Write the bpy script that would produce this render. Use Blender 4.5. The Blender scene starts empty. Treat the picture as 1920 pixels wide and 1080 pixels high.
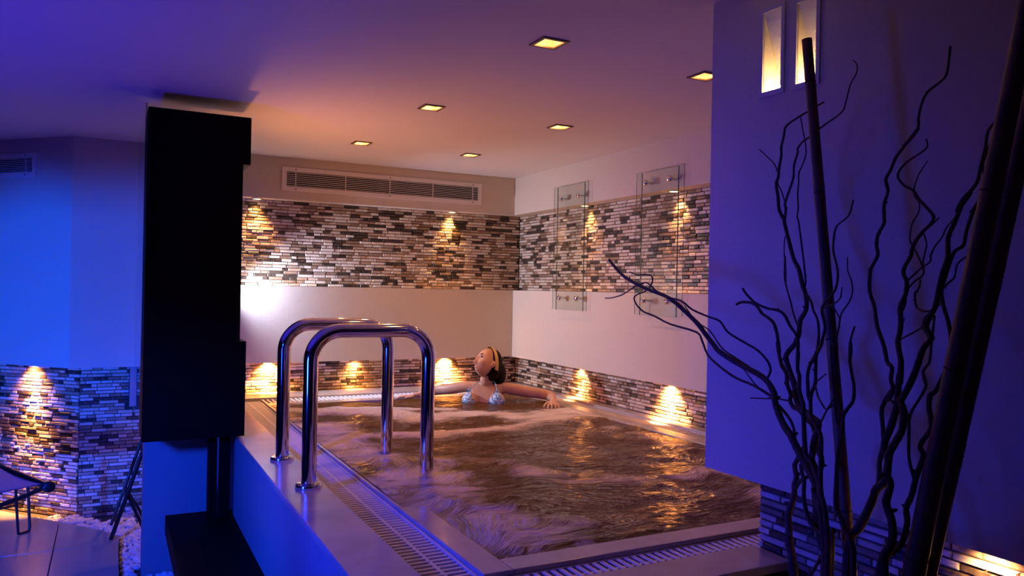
import bpy, bmesh, math, random
from mathutils import Vector, Matrix, noise
R = math.radians
random.seed(11)
scn = bpy.context.scene
col = scn.collection

# ------------------------------------------------------------------ camera
YAW, PITCH, ROLL = R(27.41), R(0.158), R(-1.09)
cd = bpy.data.cameras.new('camera')
cd.sensor_width = 36.0
cd.lens = 1448.0 / 1920 * 36
cd.clip_start = 0.05
cam = bpy.data.objects.new('camera', cd)
col.objects.link(cam)
fw = Vector((math.sin(YAW) * math.cos(PITCH), math.cos(YAW) * math.cos(PITCH), math.sin(PITCH)))
r0 = Vector((math.cos(YAW), -math.sin(YAW), 0))
d0 = fw.cross(r0)
rt = math.cos(ROLL) * r0 + math.sin(ROLL) * d0
dn = -math.sin(ROLL) * r0 + math.cos(ROLL) * d0
m = Matrix((rt, -dn, -fw)).transposed().to_4x4()
m.translation = (0, 0, 1.58)
cam.matrix_world = m
scn.camera = cam

# ------------------------------------------------------------------ world, exposure, big lights
wd = bpy.data.worlds.new('world')
scn.world = wd
wd.use_nodes = True
wd.node_tree.nodes['Background'].inputs[0].default_value = (0.10, 0.055, 0.30, 1)
wd.node_tree.nodes['Background'].inputs[1].default_value = 0.02
vs = scn.view_settings
vs.view_transform = 'Standard'
vs.look = 'None'
vs.gamma = 1.0
vs.exposure = 0.0
vs.use_curve_mapping = False


def light(kind, name, loc, target, energy, color, size=0.05, spot=60, blend=0.5):
    ld = bpy.data.lights.new(name, kind)
    ld.energy = energy
    ld.color = color
    if kind == 'SPOT':
        ld.spot_size = R(spot)
        ld.spot_blend = blend
        ld.shadow_soft_size = size
    elif kind == 'POINT':
        ld.shadow_soft_size = size
    else:
        ld.shape = 'RECTANGLE'
        ld.size, ld.size_y = size
        ld.spread = R(spot)
    o = bpy.data.objects.new(name, ld)
    o.location = loc
    d = Vector(target) - Vector(loc)
    o.rotation_euler = d.to_track_quat('-Z', 'Y').to_euler()
    col.objects.link(o)
    return o


WARM = (1.0, 0.46, 0.14)
BLUE = (0.002, 0.07, 1.0)
# blue colour-wash floodlights standing on the floor left of the camera, out of frame
light('SPOT', 'blue_flood_light', (-2.6, 3.4, 0.25), (-0.45, 6.2, 0.93), 1100, BLUE, 0.06, 42, 0.5)
light('SPOT', 'blue_flood_light', (-0.9, 2.3, 1.50), (0.05, 4.2, 0.0), 540, (0.002, 0.045, 1.0), 0.12, 74, 0.8)
light('SPOT', 'blue_flood_light', (-0.8, 2.35, 1.15), (1.9, 2.60, 0.90), 230, (0.006, 0.03, 1.0), 0.22, 84, 1.0)
# added fill: unseen blue spot that tints the ceiling on the left
light('SPOT', 'blue_ceiling_fill', (-1.6, 2.6, 0.2), (-1.5, 3.1, 2.58), 230, (0.04, 0.02, 1.0), 0.1, 118, 1.0)
# lamp standing behind the black column close to the back wall
light('SPOT', 'cool_white_lamp', (0.72, 6.085, 1.66), (3.2, 5.75, 0.95), 200, (0.58, 0.66, 0.98), 0.02, 112, 1.0)
# orange fill added behind the black column to warm ceiling and walls
light('SPOT', 'warm_fill_spot', (0.64, 4.81, 1.45), (2.0, 4.5, 2.46), 52, (1.0, 0.35, 0.11), 0.03, 145, 1.0)
# the lamps of the square ceiling downlights
for x, y in ((1.547, 2.699), (2.400, 2.742), (1.548, 3.990), (2.405, 4.044), (1.520, 5.235), (2.350, 5.243)):
    light('SPOT', 'warm_ceiling_spot', (x, y, 2.60), (x, y, 0), 6 if y < 3.5 else 19, (1.0, 0.39, 0.11), 0.02, 150, 1.0)
# extra warm spot without a fixture, added to redden the foreground wall
light('SPOT', 'warm_ceiling_spot', (1.10, 1.60, 2.60), (1.15, 1.6, 0), 6, (1.0, 0.34, 0.10), 0.03, 160, 1.0)
# halogens in the soffits above the stone bands
for p, e in (((0.985, 6.222, 2.240), 60), ((2.616, 6.222, 2.240), 26), ((3.280, 5.077, 2.240), 28), ((3.280, 4.006, 2.240), 28)):
    light('SPOT', 'soffit_halogen', p, (p[0], p[1], 0), e, WARM, 0.015, 84, 1.0)
# halogens hidden under the lower edge of the wall panels: a wide spill and the narrow main beam of each
for p, e, e2 in (((1.094, 6.172, 0.98), 280, 900), ((1.778, 6.172, 0.98), 16, 40), ((2.579, 6.172, 0.98), 230, 800),
                 ((3.228, 5.10, 0.98), 45, 110), ((3.228, 4.007, 0.98), 250, 1300), ((-0.512, 6.41, 0.98), 60, 420), ((1.865, 1.11, 0.98), 26, 45)):
    d = Vector((0, 0.045, 0)) if p[1] > 6.1 and p[0] > 0 else Vector((0.03, 0.03, 0)) if p[0] < 0 else Vector((0.045, 0, 0))
    c = (1.0, 0.42, 0.11) if p[1] > 2 else (1.0, 0.55, 0.25)
    light('SPOT', 'panel_halogen', p, Vector(p) + d - Vector((0, 0, 0.07)), e, c, 0.025, 112, 1.0)
    light('SPOT', 'panel_halogen_beam', p, (p[0], p[1], 0), e2, c, 0.02, 46, 0.8)

# ------------------------------------------------------------------ helpers
def tag(o, label=None, cat=None, group=None, kind=None):
    if label: o['label'] = label
    if cat: o['category'] = cat
    if group: o['group'] = group
    if kind: o['kind'] = kind
    return o


def empty(name, loc=(0, 0, 0), label=None, cat=None, group=None):
    o = bpy.data.objects.new(name, None)
    o.location = loc
    o.empty_display_size = 0.1
    col.objects.link(o)
    return tag(o, label, cat, group)


def put(name, mesh, parent=None, mats=None, smooth=False):
    if mats is not None and not len(mesh.materials):
        for mm in (mats if isinstance(mats, (list, tuple)) else [mats]):
            mesh.materials.append(mm)
    if smooth:
        for p in mesh.polygons:
            p.use_smooth = True
    o = bpy.data.objects.new(name, mesh)
    col.objects.link(o)
    if parent is not None:
        o.parent = parent
        if parent.type == 'EMPTY' or parent.location.length:
            bpy.context.view_layer.update() if False else None
            o.matrix_parent_inverse = Matrix.Translation(-root_loc(parent))
    return o


def root_loc(o):
    v = Vector((0, 0, 0))
    while o is not None:
        v += o.location
        if o.parent is not None:
            v += o.matrix_parent_inverse.translation
        o = o.parent
    return v


def copy_tree(o, delta, parent=None):
    c = o.copy()
    col.objects.link(c)
    if parent is None:
        c.location = o.location + Vector(delta)
    else:
        c.parent = parent
    for ch in [x for x in col.objects if x.parent == o]:
        copy_tree(ch, delta, c)
    return c


class MB:
    """collects shapes for ONE mesh object"""
    def __init__(self):
        self.v, self.f, self.mi = [], [], []

    def add(self, verts, faces, mi=0):
        b = len(self.v)
        self.v += [tuple(p) for p in verts]
        self.f += [tuple(b + i for i in f) for f in faces]
        self.mi += [mi] * len(faces)

    def box(self, x0, x1, y0, y1, z0, z1, mi=0):
        self.add([(x0, y0, z0), (x1, y0, z0), (x1, y1, z0), (x0, y1, z0), (x0, y0, z1), (x1, y0, z1), (x1, y1, z1), (x0, y1, z1)],
                 [(0, 3, 2, 1), (4, 5, 6, 7), (0, 1, 5, 4), (1, 2, 6, 5), (2, 3, 7, 6), (3, 0, 4, 7)], mi)

    def prism(self, pts, z0, z1, mi=0):
        n = len(pts)
        self.add([(x, y, z0) for x, y in pts] + [(x, y, z1) for x, y in pts],
                 [tuple(range(n - 1, -1, -1)), tuple(range(n, 2 * n))] + [(i, (i + 1) % n, n + (i + 1) % n, n + i) for i in range(n)], mi)

    def tube(self, pts, rad, seg=10, cap=True, mi=0):
        pts = [Vector(p) for p in pts]
        n = len(pts)
        rads = rad if isinstance(rad, (list, tuple)) else [rad] * n
        t0 = (pts[1] - pts[0]).normalized()
        u = t0.orthogonal().normalized()
        vs, fs = [], []
        for i, p in enumerate(pts):
            t = (pts[min(i + 1, n - 1)] - pts[max(i - 1, 0)]).normalized()
            u = (u - t * u.dot(t)).normalized()
            w = t.cross(u)
            for k in range(seg):
                a = 2 * math.pi * k / seg
                vs.append(p + (u * math.cos(a) + w * math.sin(a)) * rads[i])
        for i in range(n - 1):
            for k in range(seg):
                k2 = (k + 1) % seg
                fs.append((i * seg + k, i * seg + k2, (i + 1) * seg + k2, (i + 1) * seg + k))
        if cap:
            fs.append(tuple(range(seg - 1, -1, -1)))
            fs.append(tuple((n - 1) * seg + k for k in range(seg)))
        self.add(vs, fs, mi)

    def lathe(self, prof, axis_o=(0, 0, 0), axis='z', seg=24, mi=0):
        vs, fs = [], []
        n = len(prof)
        ox, oy, oz = axis_o
        for r, h in prof:
            for k in range(seg):
                a = 2 * math.pi * k / seg
                c, s = r * math.cos(a), r * math.sin(a)
                if axis == 'z': vs.append((ox + c, oy + s, oz + h))
                elif axis == 'x': vs.append((ox + h, oy + c, oz + s))
                else: vs.append((ox + s, oy + h, oz + c))
        for i in range(n - 1):
            for k in range(seg):
                k2 = (k + 1) % seg
                fs.append((i * seg + k, i * seg + k2, (i + 1) * seg + k2, (i + 1) * seg + k))
        if prof[0][0] > 1e-6: fs.append(tuple(range(seg - 1, -1, -1)))
        if prof[-1][0] > 1e-6: fs.append(tuple((n - 1) * seg + k for k in range(seg)))
        self.add(vs, fs, mi)

    def plate(self, axis, a0, a1, u0, u1, v0, v1, holes=(), mi=0):
        """slab with rectangular holes; axis 'x' -> u=y v=z ; axis 'z' -> u=x v=y; slab between a0 and a1"""
        us = sorted({u0, u1} | {h[0] for h in holes} | {h[1] for h in holes})
        vv = sorted({v0, v1} | {h[2] for h in holes} | {h[3] for h in holes})
        def P(a, u, v): return (a, u, v) if axis == 'x' else (u, v, a)
        def q(pts): self.add(pts, [(0, 1, 2, 3)], mi)
        for i in range(len(us) - 1):
            for j in range(len(vv) - 1):
                cu, cv = (us[i] + us[i + 1]) / 2, (vv[j] + vv[j + 1]) / 2
                if any(h[0] < cu < h[1] and h[2] < cv < h[3] for h in holes): continue
                for a in (a0, a1):
                    q([P(a, us[i], vv[j]), P(a, us[i + 1], vv[j]), P(a, us[i + 1], vv[j + 1]), P(a, us[i], vv[j + 1])])
        for (p0, p1, w0, w1) in list(holes) + [(u0, u1, v0, v1)]:
            for (ua, va, ub, vb) in ((p0, w0, p1, w0), (p1, w0, p1, w1), (p1, w1, p0, w1), (p0, w1, p0, w0)):
                q([P(a0, ua, va), P(a0, ub, vb), P(a1, ub, vb), P(a1, ua, va)])

    def mesh(self, name, fix=True, merge=0):
        me = bpy.data.meshes.new(name)
        me.from_pydata(self.v, [], self.f)
        for p, i in zip(me.polygons, self.mi): p.material_index = i
        if fix:
            bm = bmesh.new(); bm.from_mesh(me)
            if merge: bmesh.ops.remove_doubles(bm, verts=bm.verts, dist=merge)
            bmesh.ops.recalc_face_normals(bm, faces=bm.faces)
            bm.to_mesh(me); bm.free()
        me.update()
        return me

    def build(self, name, mat, parent=None, smooth=False, bevel=0, fix=True):
        me = self.mesh(name, fix)
        if bevel:
            bm = bmesh.new(); bm.from_mesh(me)
            es = [e for e in bm.edges if len(e.link_faces) == 2 and e.calc_face_angle(0) > 0.6]
            bmesh.ops.bevel(bm, geom=es, offset=bevel, segments=2, affect='EDGES', profile=0.5)
            bm.to_mesh(me); bm.free()
        o = put(name, me, parent, mat, False)
        if smooth:
            bm = bmesh.new(); bm.from_mesh(me)
            for f in bm.faces: f.smooth = True
            for e in bm.edges:
                if len(e.link_faces) == 2 and e.calc_face_angle(0) > 0.7: e.smooth = False
            bm.to_mesh(me); bm.free()
        return o


def box_obj(name, b, mat, parent=None, bevel=0):
    q = MB(); q.box(*b)
    return q.build(name, mat, parent, bevel=bevel)


# ------------------------------------------------------------------ materials
def mat(name, base=(0.5, 0.5, 0.5), rough=0.5, metal=0.0, bump=None, var=None, emit=None, spec=0.5, coat=0.0, objvar=0.0):
    """bump=(scale, strength, distance[, stretch]); var=(colour2, scale)"""
    mt = bpy.data.materials.new(name)
    mt.use_nodes = True
    nt = mt.node_tree
    N, L = nt.nodes, nt.links
    b = N['Principled BSDF']
    b.inputs['Base Color'].default_value = (*base, 1)
    b.inputs['Roughness'].default_value = rough
    b.inputs['Metallic'].default_value = metal
    b.inputs['Specular IOR Level'].default_value = spec
    b.inputs['Coat Weight'].default_value = coat
    tc = N.new('ShaderNodeTexCoord')
    src = tc.outputs['Object']
    if var:
        nz = N.new('ShaderNodeTexNoise'); nz.inputs['Scale'].default_value = var[1]; nz.inputs['Detail'].default_value = 5
        geo = N.new('ShaderNodeNewGeometry')
        L.new(geo.outputs['Position'], nz.inputs['Vector'])
        cr = N.new('ShaderNodeValToRGB')
        cr.color_ramp.elements[0].position, cr.color_ramp.elements[1].position = 0.35, 0.68
        cr.color_ramp.elements[0].color, cr.color_ramp.elements[1].color = (*base, 1), (*var[0], 1)
        L.new(nz.outputs['Fac'], cr.inputs['Fac'])
        L.new(cr.outputs['Color'], b.inputs['Base Color'])
    if bump:
        nz = N.new('ShaderNodeTexNoise'); nz.inputs['Scale'].default_value = bump[0]; nz.inputs['Detail'].default_value = 4
        geo = N.new('ShaderNodeNewGeometry')
        if len(bump) > 3:
            mp = N.new('ShaderNodeMapping'); mp.inputs['Scale'].default_value = bump[3]
            L.new(geo.outputs['Position'], mp.inputs['Vector']); L.new(mp.outputs['Vector'], nz.inputs['Vector'])
        else:
            L.new(geo.outputs['Position'], nz.inputs['Vector'])
        bp = N.new('ShaderNodeBump'); bp.inputs['Strength'].default_value = bump[1]; bp.inputs['Distance'].default_value = bump[2]
        L.new(nz.outputs['Fac'], bp.inputs['Height']); L.new(bp.outputs['Normal'], b.inputs['Normal'])
    if emit:
        b.inputs['Emission Color'].default_value = (*emit[0], 1)
        b.inputs['Emission Strength'].default_value = emit[1]
    return mt


M_wall = mat('woven_wallcovering', (0.64, 0.55, 0.44), 0.85, bump=(90, 0.25, 0.004, (1, 1, 6)), var=((0.61, 0.52, 0.415), 90), spec=0.2)
M_ceil = mat('ceiling_paint', (0.70, 0.66, 0.62), 0.75, bump=(40, 0.05, 0.002), spec=0.25)
M_grout = mat('dark_grout', (0.09, 0.06, 0.045), 0.9)
STONE = [mat('travertine_cream', (0.64, 0.49, 0.36), 0.45, var=((0.52, 0.37, 0.25), 35), bump=(120, 0.3, 0.003)),
         mat('travertine_light', (0.72, 0.60, 0.47), 0.42, var=((0.60, 0.46, 0.34), 30), bump=(120, 0.3, 0.003)),
         mat('travertine_tan', (0.45, 0.30, 0.19), 0.45, var=((0.34, 0.21, 0.12), 35), bump=(120, 0.3, 0.003)),
         mat('marble_brown', (0.22, 0.125, 0.07), 0.42, var=((0.32, 0.20, 0.12), 45), bump=(120, 0.25, 0.003)),
         mat('marble_dark', (0.025, 0.016, 0.011), 0.38, var=((0.10, 0.065, 0.04), 50), bump=(140, 0.25, 0.003)),
         mat('marble_taupe', (0.36, 0.26, 0.19), 0.42, var=((0.25, 0.17, 0.11), 40), bump=(120, 0.3, 0.003))]
STONE_W = [0, 0, 0, 1, 1, 1, 1, 2, 2, 3, 3, 4, 4, 4, 5]
M_black = mat('black_lacquer', (0.003, 0.002, 0.002), 0.6, spec=0.06)
M_deck = mat('pale_deck_stone', (0.46, 0.39, 0.35), 0.22, var=((0.39, 0.32, 0.28), 9), bump=(30, 0.08, 0.003), coat=0.12)
M_blockwall = mat('painted_low_wall', (0.30, 0.27, 0.28), 0.5, bump=(60, 0.1, 0.002), spec=0.3)
M_grate = mat('white_plastic_grate', (0.62, 0.58, 0.56), 0.35)
M_dark = mat('dark_gutter', (0.02, 0.016, 0.014), 0.8)
M_basin = mat('brown_pool_mosaic', (0.12, 0.07, 0.035), 0.4)
M_steel = mat('polished_steel', (0.74, 0.74, 0.76), 0.09, 1.0)
M_chrome = mat('chrome', (0.8, 0.78, 0.75), 0.12, 1.0)
M_vent = mat('beige_vent_metal', (0.74, 0.66, 0.62), 0.4, spec=0.4)
M_ventdark = mat('vent_darkness', (0.008, 0.006, 0.006), 0.9)
M_screw = mat('dark_screw', (0.10, 0.07, 0.055), 0.4, 0.7)
M_lensW = mat('halogen_lens', (1, 0.8, 0.5), 0.3, emit=((1.0, 0.72, 0.36), 9))
M_lampring = mat('lamp_ring', (0.65, 0.56, 0.46), 0.35, 0.6)
M_frame = mat('downlight_frame', (0.16, 0.10, 0.08), 0.4, 0.6)
M_refl = mat('gold_reflector', (0.88, 0.72, 0.46), 0.3, 0.2)
M_bulb = mat('recessed_bulb', (1, 0.75, 0.4), 0.3, emit=((1.0, 0.68, 0.32), 18))
M_nframe = mat('white_niche_frame', (0.55, 0.50, 0.50), 0.45)
M_nbulb = mat('niche_lamp', (1, 0.8, 0.5), 0.3, emit=((1.0, 0.66, 0.28), 55))
M_nrefl = mat('niche_reflector', (0.80, 0.72, 0.62), 0.45)
M_tile = mat('pale_floor_tile', (0.34, 0.30, 0.28), 0.28, var=((0.30, 0.26, 0.24), 6), bump=(25, 0.05, 0.002))
M_floor = mat('floor_bed', (0.07, 0.06, 0.055), 0.9)
M_pebble = mat('white_pebble', (0.78, 0.74, 0.70), 0.5, var=((0.66, 0.60, 0.55), 18), bump=(80, 0.2, 0.003))
M_bark = mat('willow_bark', (0.10, 0.045, 0.03), 0.7, bump=(160, 0.7, 0.004, (1, 1, 0.3)), var=((0.045, 0.022, 0.016), 70))
M_bamboo = mat('dark_bamboo', (0.19, 0.10, 0.055), 0.5, bump=(90, 0.4, 0.003, (1, 1, 0.08)), var=((0.12, 0.062, 0.036), 25))
M_bamnode = mat('bamboo_node', (0.035, 0.02, 0.013), 0.6)
M_sling = mat('sling_with_blue_light', (0.34, 0.38, 0.66), 0.6, bump=(300, 0.3, 0.002))  # blue of the floodlights is put into the pale sling's base colour
M_tubeblk = mat('black_tube', (0.02, 0.02, 0.022), 0.35, 0.3)
M_skin = mat('skin', (0.62, 0.35, 0.215), 0.42, bump=(220, 0.06, 0.002), var=((0.56, 0.30, 0.18), 14))
M_skin.node_tree.nodes['Principled BSDF'].inputs['Subsurface Weight'].default_value = 0.08
M_skin.node_tree.nodes['Principled BSDF'].inputs['Subsurface Radius'].default_value = (0.02, 0.008, 0.004)
M_hair = mat('dark_hair', (0.004, 0.003, 0.0025), 0.6, spec=0.1, bump=(60, 0.8, 0.01, (6, 6, 0.6)))
M_band = mat('yellow_headband', (0.72, 0.47, 0.12), 0.45, bump=(300, 0.2, 0.002))
M_lips = mat('lips', (0.50, 0.16, 0.14), 0.35)
M_eye = mat('eye_white', (0.75, 0.72, 0.70), 0.2)
M_iris = mat('dark_iris', (0.02, 0.015, 0.012), 0.15)
M_post = mat('dark_post', (0.05, 0.04, 0.045), 0.35)


def floral():
    mt = bpy.data.materials.new('floral_bikini_fabric'); mt.use_nodes = True
    N, L = mt.node_tree.nodes, mt.node_tree.links
    b = N['Principled BSDF']; b.inputs['Roughness'].default_value = 0.6
    g = N.new('ShaderNodeNewGeometry')
    v = N.new('ShaderNodeTexVoronoi'); v.inputs['Scale'].default_value = 125
    L.new(g.outputs['Position'], v.inputs['Vector'])
    s = N.new('ShaderNodeSeparateColor'); L.new(v.outputs['Color'], s.inputs['Color'])
    cr = N.new('ShaderNodeValToRGB'); cr.color_ramp.interpolation = 'CONSTANT'
    E = cr.color_ramp.elements
    E[0].color = (0.10, 0.25, 0.55, 1); E[1].position = 0.28; E[1].color = (0.75, 0.78, 0.80, 1)
    for p, c in ((0.52, (0.25, 0.50, 0.70, 1)), (0.70, (0.10, 0.32, 0.30, 1)), (0.80, (0.70, 0.60, 0.58, 1)), (0.9, (0.03, 0.08, 0.16, 1))):
        e = E.new(p); e.color = c
    L.new(s.outputs['Red'], cr.inputs['Fac']); L.new(cr.outputs['Color'], b.inputs['Base Color'])
    return mt


M_floral = floral()


def glass(name, tint):
    mt = bpy.data.materials.new(name); mt.use_nodes = True
    N, L = mt.node_tree.nodes, mt.node_tree.links
    N.remove(N['Principled BSDF'])
    t = N.new('ShaderNodeBsdfTransparent'); t.inputs[0].default_value = (*tint, 1)
    gl = N.new('ShaderNodeBsdfGlossy'); gl.inputs['Roughness'].default_value = 0.0; gl.inputs[0].default_value = (1, 1, 1, 1)
    fr = N.new('ShaderNodeFresnel'); fr.inputs[0].default_value = 1.45
    mx = N.new('ShaderNodeMixShader')
    ge = N.new('ShaderNodeNewGeometry'); su = N.new('ShaderNodeMath'); su.operation = 'SUBTRACT'; su.inputs[0].default_value = 1.0
    mu = N.new('ShaderNodeMath'); mu.operation = 'MULTIPLY'
    L.new(ge.outputs['Backfacing'], su.inputs[1]); L.new(su.outputs[0], mu.inputs[0]); L.new(fr.outputs[0], mu.inputs[1])
    L.new(mu.outputs[0], mx.inputs[0]); L.new(t.outputs[0], mx.inputs[1]); L.new(gl.outputs[0], mx.inputs[2])
    L.new(mx.outputs[0], N['Material Output'].inputs[0])
    return mt


M_glass = glass('clear_glass', (0.972, 0.985, 0.975))
M_smoke = glass('smoky_glass', (0.62, 0.60, 0.62))
M_glassedge = mat('green_glass_edge', (0.10, 0.22, 0.15), 0.15)


def water_mat():
    mt = bpy.data.materials.new('murky_whirlpool_water'); mt.use_nodes = True
    N, L = mt.node_tree.nodes, mt.node_tree.links
    b = N['Principled BSDF']
    g = N.new('ShaderNodeNewGeometry')
    # slow swirl distortion
    n0 = N.new('ShaderNodeTexNoise'); n0.inputs['Scale'].default_value = 1.6; n0.inputs['Detail'].default_value = 2
    L.new(g.outputs['Position'], n0.inputs['Vector'])
    ad = N.new('ShaderNodeVectorMath'); ad.operation = 'MULTIPLY_ADD'
    L.new(n0.outputs['Color'], ad.inputs[0]); ad.inputs[1].default_value = (1.3, 1.0, 0)
    L.new(g.outputs['Position'], ad.inputs[2])
    mp = N.new('ShaderNodeMapping'); mp.inputs['Scale'].default_value = (1.4, 3.2, 1)
    mp.inputs['Rotation'].default_value = (0, 0, R(-18))
    L.new(ad.outputs[0], mp.inputs['Vector'])
    n1 = N.new('ShaderNodeTexNoise'); n1.inputs['Scale'].default_value = 1.5; n1.inputs['Detail'].default_value = 9; n1.inputs['Roughness'].default_value = 0.7
    L.new(mp.outputs[0], n1.inputs['Vector'])
    fa = N.new('ShaderNodeAttribute'); fa.attribute_name = 'foam'
    sm = N.new('ShaderNodeMath'); sm.operation = 'ADD'
    L.new(n1.outputs['Fac'], sm.inputs[0]); L.new(fa.outputs['Fac'], sm.inputs[1])
    cr = N.new('ShaderNodeValToRGB')
    cr.color_ramp.elements[0].position, cr.color_ramp.elements[1].position = 0.60, 0.86
    cr.color_ramp.elements[0].color, cr.color_ramp.elements[1].color = (0, 0, 0, 1), (1, 1, 1, 1)
    L.new(sm.outputs[0], cr.inputs['Fac'])
    mc = N.new('ShaderNodeMix'); mc.data_type = 'RGBA'
    mc.inputs[6].default_value = (0.105, 0.046, 0.010, 1); mc.inputs[7].default_value = (0.72, 0.60, 0.52, 1)
    L.new(cr.outputs['Color'], mc.inputs[0]); L.new(mc.outputs[2], b.inputs['Base Color'])
    mr = N.new('ShaderNodeMapRange'); mr.inputs[3].default_value = 0.09; mr.inputs[4].default_value = 0.45
    L.new(cr.outputs['Color'], mr.inputs[0]); L.new(mr.outputs[0], b.inputs['Roughness'])
    b.inputs['IOR'].default_value = 1.33
    b.inputs['Specular IOR Level'].default_value = 0.40
    def ripple(scale, detail, st, rot):
        n = N.new('ShaderNodeTexNoise'); n.inputs['Scale'].default_value = scale; n.inputs['Detail'].default_value = detail; n.inputs['Roughness'].default_value = 0.6
        mm = N.new('ShaderNodeMapping'); mm.inputs['Scale'].default_value = st; mm.inputs['Rotation'].default_value = (0, 0, R(rot))
        L.new(ad.outputs[0], mm.inputs['Vector']); L.new(mm.outputs[0], n.inputs['Vector'])
        return n
    r1, r2 = ripple(7, 4, (1.0, 2.4, 1), -16), ripple(26, 4, (1.0, 2.0, 1), 12)
    b1 = N.new('ShaderNodeBump'); b1.inputs['Strength'].default_value = 0.8; b1.inputs['Distance'].default_value = 0.05
    b2 = N.new('ShaderNodeBump'); b2.inputs['Strength'].default_value = 0.7; b2.inputs['Distance'].default_value = 0.012
    L.new(r1.outputs['Fac'], b1.inputs['Height']); L.new(r2.outputs['Fac'], b2.inputs['Height'])
    L.new(b1.outputs['Normal'], b2.inputs['Normal']); L.new(b2.outputs['Normal'], b.inputs['Normal'])
    return mt


M_water = water_mat()

# ------------------------------------------------------------------ room shell
H = 2.58
XR, YB = 3.196, 6.141
DL = [(1.547, 2.699), (2.400, 2.742), (1.548, 3.990), (2.405, 4.044), (1.520, 5.235), (2.350, 5.243)]
q = MB()
hs = 0.047
q.plate('z', H, H + 0.02, -4.0, 3.6, -2.5, 8.0, [(x - hs, x + hs, y - hs, y + hs) for x, y in DL])
ceil = tag(q.build('ceiling', M_ceil), 'flat painted ceiling over pool and lounge', kind='structure')
q = MB(); q.box(-4, 3.6, -2.5, 8.0, H + 0.2, H + 0.25); q.build('ceiling_slab', M_ceil, ceil)

floor = tag(box_obj('floor', (-4, 3.6, -2.5, 7.6, -0.12, -0.075), M_floor), 'sunken floor bed under tiles and pebbles', kind='structure')
gap = 0.005
xs = [0.066 - 0.0, -0.276, -0.876, -1.476]
ys = [5.252, 4.652, 4.052, 3.452, 2.852]
for i in range(3):
    for j in range(4):
        box_obj('floor_tile', (xs[i + 1] + gap / 2, xs[i] - gap / 2, ys[j + 1] + gap / 2, ys[j] - gap / 2, -0.07, 0.0), M_tile, floor, 0.002)
q = MB(); q.prism([(-0.274, 5.257), (0.066, 5.257), (0.070, 5.392), (-0.038, 5.584), (-0.274, 5.867)], -0.07, 0); q.build('floor_tile', M_tile, floor, bevel=0.002)
q = MB(); q.prism([(-0.876, 5.257), (-0.279, 5.257), (-0.279, 5.873), (-0.652, 6.32), (-0.876, 6.588)], -0.07, 0); q.build('floor_tile', M_tile, floor, bevel=0.002)
q = MB(); q.prism([(-1.476, 5.257), (-0.881, 5.257), (-0.881, 6.594), (-1.476, 7.307)], -0.07, 0); q.build('floor_tile', M_tile, floor, bevel=0.002)
for i in range(4):
    for j in range(3):
        x0 = 0.72 + 0.6 * i
        box_obj('floor_tile', (x0, x0 + 0.595, -0.13 + 0.6 * j, 0.465 + 0.6 * j, -0.07, 0.0), M_tile, floor, 0.002)

# ---- stone cladding -------------------------------------------------------
UNIT = {}


def unit_tile(mi, var):
    if (mi, var) in UNIT: return UNIT[(mi, var)]
    q = MB()
    i, k = (0.035, 0.14) if var == 0 else (0.05, 0.2)
    rr = random.Random(mi * 7 + var)
    j = lambda: rr.uniform(-0.06, 0.06)
    V = [(-.5, 0, -.5), (.5, 0, -.5), (.5, 0, .5), (-.5, 0, .5),
         (-.5, -.72, -.5), (.5, -.72, -.5), (.5, -.72, .5), (-.5, -.72, .5)]
    V += [(-.5 + i, -1 + j(), -.5 + k), (.5 - i, -1 + j(), -.5 + k), (.5 - i, -1 + j(), .5 - k), (-.5 + i, -1 + j(), .5 - k)]
    q.add(V, [(0, 1, 5, 4), (1, 2, 6, 5), (2, 3, 7, 6), (3, 0, 4, 7), (4, 5, 9, 8), (5, 6, 10, 9), (6, 7, 11, 10), (7, 4, 8, 11), (8, 9, 10, 11)])
    me = q.mesh('stone_strip')
    me.materials.append(STONE[mi])
    UNIT[(mi, var)] = me
    return me


def project(p):
    v = Vector(p) - Vector((0, 0, 1.58))
    zc = v.dot(fw)
    if zc < 0.05: return None
    return 960 + 1448 * v.dot(rt) / zc, 540 + 1448 * v.dot(dn) / zc, zc


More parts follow.
